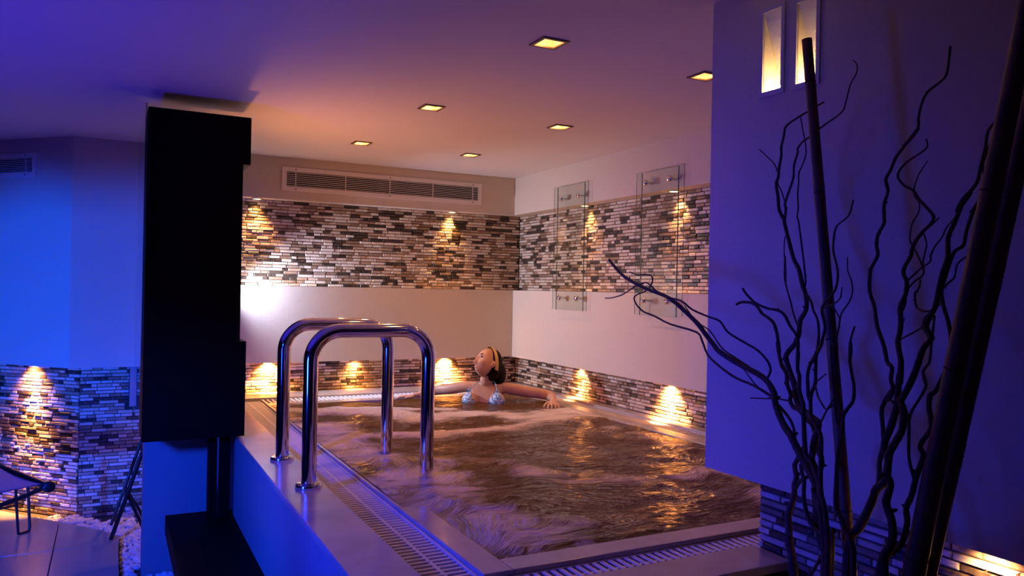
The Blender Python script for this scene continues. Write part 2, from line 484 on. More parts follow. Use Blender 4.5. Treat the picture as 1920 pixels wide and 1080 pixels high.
def stone_bands(parent, bands, quota, visible, seed, pitch=0.0245, lens=(0.035, 0.125), joint=0.0035):
    """bands: (origin xy, angle of u, u0, u1, z0, z1); the outward normal is -Y turned by angle"""
    rr = random.Random(seed)
    T = []
    for (ox, oy), ang, u0, u1, z0, z1 in bands:
        ca, sa = math.cos(ang), math.sin(ang)
        nrow = max(1, round((z1 - z0) / pitch)); ph = (z1 - z0) / nrow
        for r in range(nrow):
            z = z0 + (r + 0.5) * ph
            u = u0 - rr.uniform(0, 0.06)
            while u < u1 - 0.004:
                w = rr.uniform(*lens)
                a, b = max(u, u0), min(u + w, u1)
                u += w
                if b - a < 0.012: continue
                uc = (a + b) / 2
                T.append((ox + ca * uc, oy + sa * uc, z, ang, b - a - joint, ph - joint - rr.uniform(0, 0.002), rr.uniform(0.008, 0.0135), rr.choice(STONE_W), rr.randrange(2)))
    def score(t):
        pr = project(t[:3])
        if pr is None or not (0 <= pr[0] <= 1920 and 0 <= pr[1] <= 1080) or not visible(pr[0], pr[1]): return 99
        return pr[2] - 2.2 * t[4]
    T.sort(key=score)
    for t in T[:quota]:
        o = bpy.data.objects.new('stone_strip', unit_tile(t[7], t[8]))
        o.location = t[:3]; o.rotation_euler = (0, 0, t[3]); o.scale = (t[4], t[6], t[5])
        col.objects.link(o); o.parent = parent
    q = MB()
    for t in T[quota:]:
        me = unit_tile(t[7], t[8])
        ca, sa = math.cos(t[3]), math.sin(t[3])
        vs = []
        for v in me.vertices:
            x, y, z = v.co.x * t[4], v.co.y * t[6], v.co.z * t[5]
            vs.append((t[0] + ca * x - sa * y, t[1] + sa * x + ca * y, t[2] + z))
        q.add(vs, [tuple(p.vertices) for p in me.polygons], t[7])
    if q.v:
        o = q.build('stone_strips', STONE, parent, fix=False)
        o['kind'] = 'stuff'


# ---- back wall ----
wb = tag(box_obj('wall_back', (0.15, 3.5, 6.268, 6.40, -0.1, H), M_grout), 'back wall of the pool with two bands of stone strips', kind='structure')
box_obj('header_panel', (0.6, XR, YB, 6.275, 2.252, H), M_wall, wb)
box_obj('middle_panel', (0.6, XR, YB, 6.275, 0.985, 1.578), M_wall, wb)
box_obj('lower_backing', (0.6, 3.28, 6.223, 6.275, 0.70, 0.985), M_grout, wb)
stone_bands(wb, [((0, 6.268), 0, 0.62, 3.312, 1.578, 2.252), ((0, 6.223), 0, 0.80, 3.268, 0.752, 0.985)], 300, lambda x, y: x > 452, 1)
# ---- right wall ----
wr = tag(box_obj('wall_right', (3.325, 3.45, 1.5, 6.40, -0.1, H), M_grout), 'right wall of the pool with glass panes and stone bands', kind='structure')
box_obj('header_panel', (XR, 3.33, 1.9, 6.272, 2.252, H), M_wall, wr)
box_obj('middle_panel', (XR, 3.33, 1.9, 6.272, 0.985, 1.578), M_wall, wr)
box_obj('lower_backing', (3.279, 3.33, 1.9, 6.272, 0.70, 0.985), M_grout, wr)
A90 = -math.pi / 2
stone_bands(wr, [((3.325, 6.258), A90, 0, 4.2, 1.578, 2.252), ((3.279, 6.213), A90, 0, 4.2, 0.752, 0.985)], 300, lambda x, y: x < 1332, 2)
# ---- left alcove wall and the slanted left wall ----
wa = tag(box_obj('wall_alcove', (-0.186, 0.6, 6.165, 6.40, -0.1, H), M_grout), 'short wall beside the black column, panel above stone strips', kind='structure')
q = MB(); q.prism([(-0.249, 6.093), (0.60, 6.093), (0.60, 6.25), (-0.249, 6.25)], 0.986, H); q.build('upper_panel', M_wall, wa)
nL = Vector((-0.719, -0.695, 0)); dL = Vector((-0.695, 0.719, 0))
P0 = Vector((-0.249, 6.094, 0))
def lp(s, off): return tuple((P0 + dL * s - nL * off).xy)
wl = MB(); wl.prism([lp(0.03, 0.125), lp(2.2, 0.125), lp(2.2, 0.25), lp(0.03, 0.25)], -0.1, H)
wl = tag(wl.build('wall_left', M_grout), 'slanted blue-lit wall at far left with a vent', kind='structure')
q = MB(); q.prism([lp(0, 0), lp(2.2, 0), lp(2.2, 0.14), lp(0, 0.14)], 0.986, H); q.build('upper_panel', M_wall, wl)
angL = math.atan2(-dL.y, -dL.x)
s0 = lp(2.0, 0.085)
box_obj('plain_panel', (0.128, 0.6, 6.13, 6.20, 0.70, 0.986), M_blockwall, wa)
stone_bands(wa, [((-0.182, 6.165), 0, 0, 0.308, 0.70, 0.985), ((-0.182, 6.165), 0, 0, 0.75, -0.07, 0.70)], 160, lambda x, y: x < 264 and y > 690, 3)
q = MB(); q.prism([lp(0.007, 0.095), lp(2.0, 0.095), lp(2.0, 0.14), lp(0.007, 0.14)], -0.1, 0.986); q.build('lower_backing', M_grout, wl)
s0 = lp(2.0, 0.095)
stone_bands(wl, [(s0, angL, 0, 2.0, -0.07, 0.985)], 300, lambda x, y: x < 160 and y > 680, 4)
# ---- partition carrying the black column ----
pt = empty('glass_partition', (0.155, 5.4, 0.735), 'smoky glass sheet hanging behind the black column by the blue wall', 'glass panel')
q = MB(); q.box(0.150, 0.160, 4.715, 6.09, 0.735, 2.575)
me = q.mesh('sheet'); put('sheet', me, pt, M_smoke)
lowb = tag(box_obj('wall_low_block', (0.175, 0.622, 4.75, 4.88, -0.07, 0.735), M_blockwall), 'low blue-lit wall under the black column', kind='structure')
# ---- foreground wall with the two niche lights ----
N1 = (1.737, 1.812, 2.220, 2.471)
N2 = (1.603, 1.676, 2.216, 2.460)
XF = 1.824
wf = MB(); wf.plate('x', XF, XF + 0.03, -0.6, 2.049, 0.985, H, [N1, N2])
wf.box(XF + 0.03, 2.3, 2.02, 2.049, 0.985, H); wf.box(XF + 0.03, 2.3, -0.6, 2.03, 0.985, 1.0)
wf = tag(wf.build('wall_foreground', M_wall), 'blue-lit foreground wall on the right with two glowing niches', kind='structure')
box_obj('wall_core', (1.95, 2.3, -0.6, 2.02, 1.0, H), M_grout, wf)
box_obj('stone_backing', (1.921, 2.3, -0.6, 1.884, -0.1, 0.99), M_grout, wf)
stone_bands(wf, [((1.921, 1.884), A90, 0, 1.1, 0.42, 0.985)], 300, lambda x, y: True, 5, 0.0235, (0.06, 0.15), 0.005)

# ------------------------------------------------------------------ ceiling downlights
names = ['square ceiling downlight nearest the camera, top centre', 'square ceiling downlight cut off by the foreground wall edge', 'left square ceiling downlight of the middle pair', 'right square ceiling downlight of the middle pair',
         'smallest square ceiling downlight, just above the long wall vent', 'square ceiling downlight nearest the far room corner']
for (x, y), lb in zip(DL, names):
    t = empty('ceiling_downlight', (x, y, H), lb, 'ceiling light', 'square downlights in the ceiling')
    q = MB(); o_, i_ = 0.060, 0.045
    for a in ((x - o_, x + o_, y - o_, y - i_), (x - o_, x + o_, y + i_, y + o_), (x - o_, x - i_, y - i_, y + i_), (x + i_, x + o_, y - i_, y + i_)):
        q.box(*a, H - 0.006, H + 0.004)
    q.build('frame', M_frame, t)
    q = MB(); h, k, zt = 0.045, 0.028, H + 0.075
    b_ = [(x - h, y - h, H), (x + h, y - h, H), (x + h, y + h, H), (x - h, y + h, H), (x - k, y - k, zt), (x + k, y - k, zt), (x + k, y + k, zt), (x - k, y + k, zt)]
    q.add(b_, [(0, 1, 5, 4), (1, 2, 6, 5), (2, 3, 7, 6), (3, 0, 4, 7), (4, 5, 6, 7)])
    q.build('reflector', M_refl, t, fix=False)
    q = MB(); q.lathe([(0.0, 0), (0.02, 0.0), (0.024, 0.012), (0.02, 0.02), (0.0, 0.02)], (x, y, H + 0.048), seg=14); q.build('bulb', M_bulb, t, smooth=True)

# soffit halogens (visible under the headers)
for (x, y), lb in zip([(0.985, 6.197), (2.616, 6.2), (3.258, 5.077), (3.258, 4.006)],
                      ['round soffit spotlight beside the black column, above the stone band', 'round soffit spotlight on back wall, right below the vent end', 'round soffit spotlight behind the left glass pane', 'round soffit spotlight behind the right glass pane']):
    t = empty('soffit_spotlight', (x, y, 2.252), lb, 'spotlight', 'round halogen spotlights in the soffit')
    q = MB(); q.lathe([(0.030, 0.0), (0.042, 0.0), (0.044, -0.003), (0.042, -0.007), (0.032, -0.008), (0.030, -0.003), (0.030, 0.0)], (x, y, 2.2515), seg=28); q.build('ring', M_lampring, t, smooth=True)
    q = MB(); q.lathe([(0.0, 0.0), (0.029, 0.0), (0.027, -0.006), (0.014, -0.008), (0.0, -0.0085)], (x, y, 2.2515), seg=24); q.build('lens', M_lensW, t, smooth=True)

# niche lights
for (y0, y1, z0, z1), lb in ((N1, 'glowing wall niche light nearer the pool opening'), (N2, 'glowing wall niche light behind the thin bamboo pole')):
    t = empty('niche_light', (XF, (y0 + y1) / 2, z0), lb, 'wall light', 'recessed niche lights in the foreground wall')
    q = MB(); w = 0.013
    for a in ((y0 - w, y1 + w, z0 - w - .003, z0), (y0 - w, y1 + w, z1, z1 + w), (y0 - w, y0, z0, z1), (y1, y1 + w, z0, z1)):
        q.box(XF - 0.006, XF + 0.004, *a)
    q.build('frame', M_nframe, t)
    q = MB(); D = 0.085; y0, y1, z0, z1 = y0 + .001, y1 - .001, z0 + .001, z1 - .001
    q.add([(XF, y0, z0), (XF + D, y0, z0), (XF, y0, z1)], [(0, 1, 2)])
    q.add([(XF, y1, z0), (XF, y1, z1), (XF + D, y1, z0)], [(0, 1, 2)])
    q.add([(XF, y0, z0), (XF, y1, z0), (XF + D, y1, z0), (XF + D, y0, z0)], [(0, 1, 2, 3)])
    q.build('niche_box', M_nrefl, t, fix=False)
    q = MB(); n = 75; vs = []; fs = []
    for i in range(n * 2 + 1):
        s = i / (n * 2); bump_ = 0.0014 if i % 2 else 0
        xx = XF + D * s - bump_; zz = z1 + (z0 - z1) * s
        vs += [(xx, y0, zz), (xx, y1, zz)]
    fs = [(2 * i, 2 * i + 1, 2 * i + 3, 2 * i + 2) for i in range(n * 2)]
    q.add(vs, fs); q.build('ribbed_reflector', M_nrefl, t, fix=False)
    q = MB(); q.tube([(XF + 0.035, y0 + 0.012, z0 + 0.014), (XF + 0.035, y1 - 0.012, z0 + 0.014)], 0.008, 10); q.build('lamp_tube', M_nbulb, t, smooth=True)

# ------------------------------------------------------------------ vents
def vent(name, o, u, L_, Hh, n_slat, dividers, screws, lab):
    """o: lower left corner on the wall face, u: unit vector along; outward normal = u x z"""
    o = Vector(o); u = Vector(u); n = u.cross(Vector((0, 0, 1)))
    t = empty(name, o, lab, 'air vent')
    def bx(mb, a0, a1, z0, z1, d0, d1):
        V = [o + u * a + n * d + Vector((0, 0, z)) for a, d, z in ((a0, d0, z0), (a1, d0, z0), (a1, d1, z0), (a0, d1, z0), (a0, d0, z1), (a1, d0, z1), (a1, d1, z1), (a0, d1, z1))]
        mb.add(V, [(0, 3, 2, 1), (4, 5, 6, 7), (0, 1, 5, 4), (1, 2, 6, 5), (2, 3, 7, 6), (3, 0, 4, 7)])
    f = 0.034
    q = MB()
    bx(q, 0, L_, 0, f, 0, 0.014); bx(q, 0, L_, Hh - f, Hh, 0, 0.014); bx(q, 0, f, f, Hh - f, 0, 0.014); bx(q, L_ - f, L_, f, Hh - f, 0, 0.014)
    q.build('frame', M_vent, t)
    q = MB(); bx(q, f, L_ - f, f, Hh - f, 0.0005, 0.002); q.build('backing', M_ventdark, t)
    g = (Hh - 2 * f) / n_slat
    for i in range(n_slat):
        z = f + g * (i + 0.5)
        q = MB(); bx(q, f, L_ - f, z - 0.0021, z + 0.0021, 0.003, 0.013); q.build('slat', M_vent, t)
    for a in dividers:
        q = MB(); bx(q, a - 0.0025, a + 0.0025, f, Hh - f, 0.002, 0.0115); q.build('divider', M_vent, t)
    for a in screws:
        for z in (f / 2, Hh - f / 2):
            q = MB(); c = o + u * a + n * 0.014 + Vector((0, 0, z))
            vs = [c + (u * math.cos(k * math.pi / 4) + Vector((0, 0, math.sin(k * math.pi / 4)))) * 0.005 + n * 0.0015 for k in range(8)]
            vs += [c + (u * math.cos(k * math.pi / 4) + Vector((0, 0, math.sin(k * math.pi / 4)))) * 0.006 - n * 0.0005 for k in range(8)]
            q.add(vs, [tuple(range(8))] + [(k, 8 + k, 8 + (k + 1) % 8, (k + 1) % 8) for k in range(8)]); q.build('screw', M_screw, t)
    return t


vent('long_air_vent', (1.157, YB, 2.3205), (1, 0, 0), 1.705, 0.184, 8, (0.105, 0.50, 0.87, 1.25, 1.62), (0.105, 0.87, 1.62), 'long slatted air vent on the back wall under the ceiling')
o_ = P0 + dL * 1.35
vent('air_vent', (o_.x, o_.y, 2.308), tuple(-dL), 1.35 - 0.323, 0.170, 8, (0.10, 0.5, 0.927), (0.10, 0.927), 'short slatted air vent on the blue wall at far left')

# ------------------------------------------------------------------ pool shell
pool = empty('whirlpool', (0.62, 1.73, 0), 'raised whirlpool with pale stone deck and coping', 'pool')
box_obj('outer_wall', (0.626, 0.80, 1.74, 6.22, -0.07, 0.722), M_blockwall, pool)
box_obj('front_wall', (0.80, 1.915, 1.742, 1.86, -0.07, 0.722), M_dark, pool)
box_obj('deck_slab', (0.620, 0.812, 1.905, 6.22, 0.722, 0.75), M_deck, pool, 0.004)
box_obj('deck_slab', (0.620, 1.909, 1.735, 1.905, 0.722, 0.75), M_deck, pool, 0.004)
box_obj('deck_slab', (0.812, 3.27, 5.90, 6.222, 0.69, 0.75), M_deck, pool, 0.004)
box_obj('deck_slab', (3.175, 3.278, 1.905, 5.90, 0.69, 0.75), M_deck, pool, 0.004)
box_obj('coping', (0.985, 1.085, 2.045, 5.67, 0.05, 0.744), M_deck, pool, 0.004)
box_obj('coping', (1.085, 3.04, 2.045, 2.145, 0.05, 0.744), M_deck, pool, 0.004)
box_obj('coping', (1.085, 3.04, 5.57, 5.67, 0.05, 0.744), M_deck, pool, 0.004)
box_obj('coping', (2.94, 3.04, 2.145, 5.57, 0.05, 0.744), M_deck, pool, 0.004)
q = MB(); q.box(0.80, 0.985, 1.86, 5.90, 0.60, 0.66); q.box(0.985, 3.175, 1.86, 2.045, 0.60, 0.66); q.box(0.985, 3.175, 5.67, 5.90, 0.60, 0.66); q.box(3.04, 3.175, 2.045, 5.67, 0.60, 0.66)
q.build('gutter', M_dark, pool)
box_obj('basin_floor', (0.8, 3.2, 1.86, 5.9, 0.0, 0.05), M_basin, pool)
box_obj('bench', (2.0, 2.94, 5.10, 5.57, 0.05, 0.33), M_basin, pool)

# ------------------------------------------------------------------ drain grates
def grate(lab, u_axis, a0, a1, w0, w1, ztop, pitch, rails, quota_from=None):
    t = empty('drain_grate', ((w0 + w1) / 2 if u_axis == 'y' else a0, a0 if u_axis == 'y' else w0, ztop - 0.03), lab, 'grate')
    bw = pitch * 0.56
    proto = None
    q = MB()
    L_, W = bw, w1 - w0 - 0.012
    hh = 0.02
    if u_axis == 'y': q.box(-W / 2, W / 2, -bw / 2, bw / 2, -hh, 0)
    else: q.box(-bw / 2, bw / 2, -W / 2, W / 2, -hh, 0)
    me = q.mesh('slat'); 
    bm = bmesh.new(); bm.from_mesh(me)
    bmesh.ops.bevel(bm, geom=[e for e in bm.edges if all(v.co.z > -0.001 for v in e.verts)], offset=0.003, segments=1, affect='EDGES')
    bm.to_mesh(me); bm.free()
    me.materials.append(M_grate)
    n = int((a1 - a0) / pitch)
    for i in range(n):
        a = a0 + (i + 0.5) * (a1 - a0) / n
        o = bpy.data.objects.new('slat', me)
        o.location = Vector(((w0 + w1) / 2, a, ztop) if u_axis == 'y' else (a, (w0 + w1) / 2, ztop)) - t.location
        col.objects.link(o); o.parent = t
    for w, ww, zt in rails:
        q = MB()
        if u_axis == 'y': q.box(w - ww, w + ww, a0, a1, ztop - 0.03, ztop + zt)
        else: q.box(a0, a1, w - ww, w + ww, ztop - 0.03, ztop + zt)
        q.build('rail', M_grate, t)
    return t


GZ = 0.727
grate('drain grate running along the left side of the whirlpool', 'y', 1.915, 5.90, 0.815, 0.982, GZ, 0.030, [(0.8165, 0.0025, 0), (0.899, 0.006, -0.0005), (0.978, 0.006, 0.003)])
grate('drain grate along the near end of the whirlpool', 'x', 0.985, 3.17, 1.908, 2.043, GZ, 0.030, [(1.911, 0.0025, 0), (1.975, 0.006, -0.004), (2.040, 0.003, 0)])
grate('drain grate along the back of the whirlpool under the stone band', 'x', 0.985, 3.17, 5.672, 5.897, GZ + 0.012, 0.034, [(5.676, 0.004, 0), (5.785, 0.006, -0.004), (5.893, 0.004, 0)])
grate('drain grate along the right side of the whirlpool', 'y', 2.05, 5.67, 3.042, 3.173, GZ + 0.008, 0.034, [(3.045, 0.003, 0), (3.108, 0.006, -0.004), (3.170, 0.003, 0)])

# ------------------------------------------------------------------ water
def fbm(x, y, s, z=0.0): return noise.fractal(Vector((x * s, y * s, z)), 1.0, 2.0, 4)


def seg_dist(p, L_):
    best = 9
    for (ax, ay), (bx, by) in zip(L_, L_[1:]):
        dx, dy = bx - ax, by - ay
        k = max(0, min(1, ((p[0] - ax) * dx + (p[1] - ay) * dy) / (dx * dx + dy * dy)))
        best = min(best, math.hypot(p[0] - ax - k * dx, p[1] - ay - k * dy))
    return best


# lines along which the jets push foam: (points, half width, amount, height of the swell)
FOAM = [([(1.12, 4.35), (1.48, 4.12), (1.87, 4.11), (2.37, 4.24), (2.86, 4.38), (3.09, 4.22)], 0.11, 0.40, 0.014),
        ([(1.07, 5.24), (1.56, 4.99), (1.78, 4.62), (2.23, 4.74), (2.46, 4.45), (2.98, 4.58)], 0.17, 0.46, 0.008),
        ([(1.43, 5.28), (1.78, 5.08), (2.14, 4.99)], 0.10, 0.42, 0.006),
        ([(2.29, 2.83), (2.48, 2.87), (2.53, 2.71), (2.48, 2.49), (2.32, 2.28)], 0.08, 0.32, 0.012),
        ([(2.69, 4.01), (2.78, 3.69), (2.79, 3.27)], 0.09, 0.20, 0.008),
        ([(1.12, 3.55), (1.47, 3.41), (1.66, 3.21), (1.82, 2.87), (2.0, 2.84)], 0.12, 0.22, 0.012),
        ([(1.02, 4.85), (1.02, 3.26), (1.04, 2.8), (1.04, 2.35)], 0.16, 0.26, 0.003),
        ([(1.12, 4.62), (1.16, 3.8), (1.20, 3.2), (1.22, 2.6), (1.16, 2.3)], 0.24, 0.33, 0.005),
        ([(1.1, 2.19), (1.23, 2.18), (1.42, 2.16)], 0.06, 0.22, 0.0)]
q = MB(); X0, X1, Y0, Y1 = 1.0, 2.985, 2.10, 5.615
nx, ny = 190, 330
foam = []
vs = []
for j in range(ny + 1):
    for i in range(nx + 1):
        x = X0 + (X1 - X0) * i / nx; y = Y0 + (Y1 - Y0) * j / ny
        wx = x + 0.25 * fbm(x, y, 0.9, 3); wy = y + 0.25 * fbm(x, y, 0.9, 7)
        h = 0.012 * fbm(wx * 0.8, wy * 2.0, 1.9, 1) + 0.006 * fbm(wx, wy * 1.8, 5.0, 5)
        f = 0.0
        pw = (x + 0.10 * fbm(x, y, 2.0, 11), y + 0.10 * fbm(x, y, 2.0, 13))
        for L_, w_, a_, s_ in FOAM:
            e = math.exp(-(seg_dist(pw, L_) / w_) ** 2)
            f = max(f, a_ * e); h += s_ * e
        edge = min(1.0, max(0.0, (x - 1.085) / 0.10))
        h = h * (0.25 + 0.75 * edge) + 0.002 * fbm(x, y * 1.5, 14, 2) * edge
        near = max(0.0, 1 - (y - 2.1) / 1.0)
        z = 0.743 + h
        if x < 1.2: z += 0.0025 * (1 - edge) - 0.009 * near * (1 - edge)
        if y < 2.18: z = min(z, 0.7385 + h * 0.3)
        if x > 2.92 or y > 5.55: z = min(z, 0.739 + h * 0.3)
        vs.append((x, y, z))
        foam.append(f - 0.03 + 1.0 * max(0, h - 0.012))
fs = [(j * (nx + 1) + i, j * (nx + 1) + i + 1, (j + 1) * (nx + 1) + i + 1, (j + 1) * (nx + 1) + i) for j in range(ny) for i in range(nx)]
q.add(vs, fs)
me = q.mesh('pool_water', False)
at = me.attributes.new('foam', 'FLOAT', 'POINT')
at.data.foreach_set('value', foam)
tag(put('pool_water', me, None, M_water, True), 'churning brown whirlpool water with streaks of foam', 'water', kind='stuff')

# ------------------------------------------------------------------ handrails
def handrail(y, lab):
    t = empty('handrail', (0.737, y, 0.75), lab, 'handrail', 'polished steel handrails of the whirlpool')
    xl, xr, zt, rb = 0.738, 1.256, 1.396, 0.125
    pts = [(xl, y, 0.752)]
    for k in range(13):
        a = math.pi - math.pi / 2 * k / 12
        pts.append((xl + rb + rb * math.cos(a), y, zt - rb + rb * math.sin(a)))
    for k in range(13):
        a = math.pi / 2 - math.pi / 2 * k / 12
        pts.append((xr - rb + rb * math.cos(a), y, zt - rb + rb * math.sin(a)))
    pts.append((xr, y, 0.05))
    q = MB(); q.tube(pts, 0.0305, 24); q.build('tube', M_steel, t, smooth=True)
    q = MB(); q.lathe([(0.031, 0.018), (0.034, 0.02), (0.050, 0.017), (0.054, 0.012), (0.054, 0.002), (0.053, 0.0)], (xl, y, 0.75), seg=32); q.build('base_flange', M_steel, t, smooth=True)


handrail(3.215, 'polished steel handrail nearer the camera, arched into the water')
handrail(3.775, 'polished steel handrail farther back, partly behind the nearer one')

# ------------------------------------------------------------------ glass panes on the right wall
for (f0, f1), (b0, b1), (zb, zt), so, lb in (((4.905, 5.300), (4.93, 5.435), (1.433, 2.402), ((5.228, 4.975)), 'glass pane on steel studs nearer the room corner'),
                                            ((3.824, 4.200), (3.826, 4.324), (1.430, 2.380), ((4.145, 3.900)), 'glass pane on steel studs nearer the foreground wall')):
    t = empty('glass_wall_panel', (XR, (f0 + f1) / 2, zb), lb, 'glass panel', 'pairs of glass sheets on the right pool wall')
    def pane(nm, x0, x1, y0, y1, z0, z1):
        q = MB(); q.box(x0, x1, y0, y1, z0, z1)
        me = q.mesh(nm)
        o = put(nm, me, t, [M_glass, M_glassedge])
        for p in me.polygons:
            if abs(p.normal.x) < 0.5: p.material_index = 1
        return o
    pane('front_pane', 3.142, 3.150, f0, f1, zb, zt)
    pane('rear_pane', 3.191, 3.1945, b0, b1, zb + 0.003, zt + 0.02)
    for y in so:
        for z in (2.306, 1.527):
            q = MB(); q.lathe([(0.010, XR - 0.001), (0.010, 3.152), (0.0105, 3.150), (0.0105, 3.141), (0.021, 3.141), (0.023, 3.137), (0.023, 3.128), (0.019, 3.121), (0.010, 3.117), (0.0, 3.116)], (0, y, z), 'x', 20)
            q.build('stud', M_chrome, t, smooth=True)

# ------------------------------------------------------------------ black column and bench
t = empty('black_column', (0.4, 4.5, 0.3), 'tall black lacquered column of stacked blocks on two slim posts', 'column')
box_obj('upper_block', (0.15, 0.655, 4.35, 4.718, 2.227, 2.482), M_black, t, 0.003)
box_obj('shaft', (0.15, 0.617, 4.353, 4.718, 1.278, 2.227), M_black, t)
box_obj('lower_block', (0.149, 0.650, 4.35, 4.718, 0.768, 1.278), M_black, t, 0.003)
box_obj('post', (0.489, 0.532, 4.50, 4.58, 0.30, 0.768), M_black, t)
box_obj('post', (0.543, 0.600, 4.50, 4.58, 0.30, 0.768), M_black, t)
o = box_obj('steel_strip', (0.532, 0.543, 4.515, 4.53, 0.30, 0.768), M_chrome, t); o['label'] = 'thin steel strip between the two black posts'
t = empty('black_bench', (0.45, 3.8, 0), 'low black slab bench against the side of the whirlpool', 'bench')
box_obj('slab', (0.286, 0.619, 2.6, 4.662, 0.20, 0.30), M_black, t, 0.004)
box_obj('plinth', (0.37, 0.60, 2.7, 4.60, -0.075, 0.20), M_black, t)

# ------------------------------------------------------------------ pebbles
PB = []
for k in range(5):
    bm = bmesh.new(); bmesh.ops.create_icosphere(bm, subdivisions=2, radius=0.5)
    for v in bm.verts:
        v.co *= 1 + 0.55 * noise.noise(v.co * 2.8 + Vector((k * 9, 0, 0)))
    me = bpy.data.meshes.new('pebble'); bm.to_mesh(me); bm.free()
    me.materials.append(M_pebble); PB.append(me)
bed = empty('pebble_bed', (0.1, 5.5, -0.07), 'loose white pebbles filling the gap between floor tiles and walls', 'pebbles')
rr = random.Random(5)
def inside(x, y):
    if 0.085 < x < 0.60 and 3.2 < y < 6.17: return not (0.36 < x and y < 4.62) and not (0.15 < x and 4.72 < y < 4.91)
    if x <= 0.085 and y > 5.3:
        a = (x - (-0.038)) * -0.719 + (y - 5.584) * -0.695        # beyond the slanted tile edge
        b = (x + 0.249) * -0.719 + (y - 6.094) * -0.695 + 0.08     # in front of the slanted wall
        # line of tile edge from (.07,5.392) to (-.652,6.32)
        c = (x + 0.038) * 0.7685 + (y - 5.584) * 0.640
        return c > 0.02 and b > 0.02 and y < 6.17 and x > -1.3
    return False
PP = []
s = 0.034
yy = 3.25
while yy < 7.3:
    xx = -1.3
    while xx < 0.6:
        x, y = xx + rr.uniform(-.012, .012), yy + rr.uniform(-.012, .012)
        if inside(x, y):
            PP.append((x, y, -0.052 + rr.uniform(-.008, .010), rr.uniform(0.030, 0.050)))
        xx += s
    yy += s
def sc(p):
    pr = project(p[:3])
    if pr is None or not (0 <= pr[0] <= 325 and 900 < pr[1] < 1090): return 99
    if pr[0] > 266 and pr[1] < 1055: return 99
    return pr[2]
PP.sort(key=sc)
q = MB()
for i, (x, y, z, d) in enumerate(PP):
    me = PB[i % 5]
    rot = Matrix.Rotation(rr.uniform(0, 6.28), 4, 'Z') @ Matrix.Rotation(rr.uniform(-.5, .5), 4, 'X')
    S = Matrix.Diagonal((d * rr.uniform(0.9, 1.25), d * rr.uniform(0.8, 1.0), d * rr.uniform(0.6, 0.85), 1))
    if i < 300:
        o = bpy.data.objects.new('pebble', me)
        o.matrix_world = Matrix.Translation(Vector((x, y, z)) - bed.location) @ rot @ S
        col.objects.link(o); o.parent = bed
    else:
        mm = Matrix.Translation((x, y, z)) @ rot @ S
        q.add([mm @ v.co for v in me.vertices], [tuple(p.vertices) for p in me.polygons])
q.build('pebbles', M_pebble, bed, fix=False)['kind'] = 'stuff'

# ------------------------------------------------------------------ loungers
t = empty('sun_lounger', (-0.6, 5.5, 0), 'sun lounger with pale sling tinted with painted blue light on black tubes at left edge', 'sun lounger')
c0 = Vector((-0.318, 5.30, 0.385)); dA = Vector((-0.43, 0.90, 0)).normalized(); dB = Vector((-0.84, -0.54, 0)).normalized()
def LP(a, b, z=0.0): return c0 + dA * a + dB * b + Vector((0, 0, z))
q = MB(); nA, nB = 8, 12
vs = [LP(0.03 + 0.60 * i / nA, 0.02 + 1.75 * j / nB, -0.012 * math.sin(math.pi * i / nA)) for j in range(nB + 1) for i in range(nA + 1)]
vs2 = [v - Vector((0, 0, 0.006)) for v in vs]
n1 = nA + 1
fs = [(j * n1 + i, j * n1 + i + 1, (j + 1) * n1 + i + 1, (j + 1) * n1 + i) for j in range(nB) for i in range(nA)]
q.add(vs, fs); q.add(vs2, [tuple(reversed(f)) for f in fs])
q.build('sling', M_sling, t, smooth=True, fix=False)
q = MB(); q.tube([LP(-0.03, 0, -0.012), LP(0.69, 0, -0.012)], 0.024, 14); q.build('end_tube', M_tubeblk, t, smooth=True)
q = MB(); q.lathe([(0.0, -0.012), (0.030, -0.012), (0.034, -0.006), (0.034, 0.008), (0.03, 0.014), (0, 0.014)], (0, 0, 0), 'y', 18)
me = q.mesh('end_cap'); me.transform(Matrix.Translation(LP(-0.03, 0, -0.012)) @ Matrix.Rotation(math.atan2(-dA.x, dA.y), 4, 'Z')); put('end_cap', me, t, M_tubeblk, True)
for a in (0.0, 0.66):
    q = MB(); q.tube([LP(a, 0.0, -0.015), LP(a, 0.12, -0.045), LP(a, 0.3, -0.075), LP(a, 0.7, -0.08), LP(a, 1.77, -0.05)], 0.013, 10); q.build('side_rail', M_tubeblk, t, smooth=True)
def wpt(x, y, z): return Vector((x, y, z))
for s_ in (0.0, 1.15):
    d_ = dB * s_
    q = MB()
    q.tube([wpt(-0.445, 5.70, 0.315) + d_, wpt(-0.43, 5.712, 0.03) + d_, wpt(-0.433, 5.711, 0.008) + d_, wpt(-0.445, 5.70, 0.004) + d_, wpt(-0.475, 5.672, 0.004) + d_, wpt(-0.487, 5.661, 0.01) + d_, wpt(-0.488, 5.66, 0.03) + d_, wpt(-0.505, 5.645, 0.325) + d_], 0.0085, 8)
    q.build('leg', M_tubeblk, t, smooth=True)
q = MB(); q.tube([wpt(-0.496, 5.653, 0.19), wpt(-0.496, 5.653, 0.19) + dB * 1.15], 0.007, 8); q.build('crossbar', M_tubeblk, t, smooth=True)

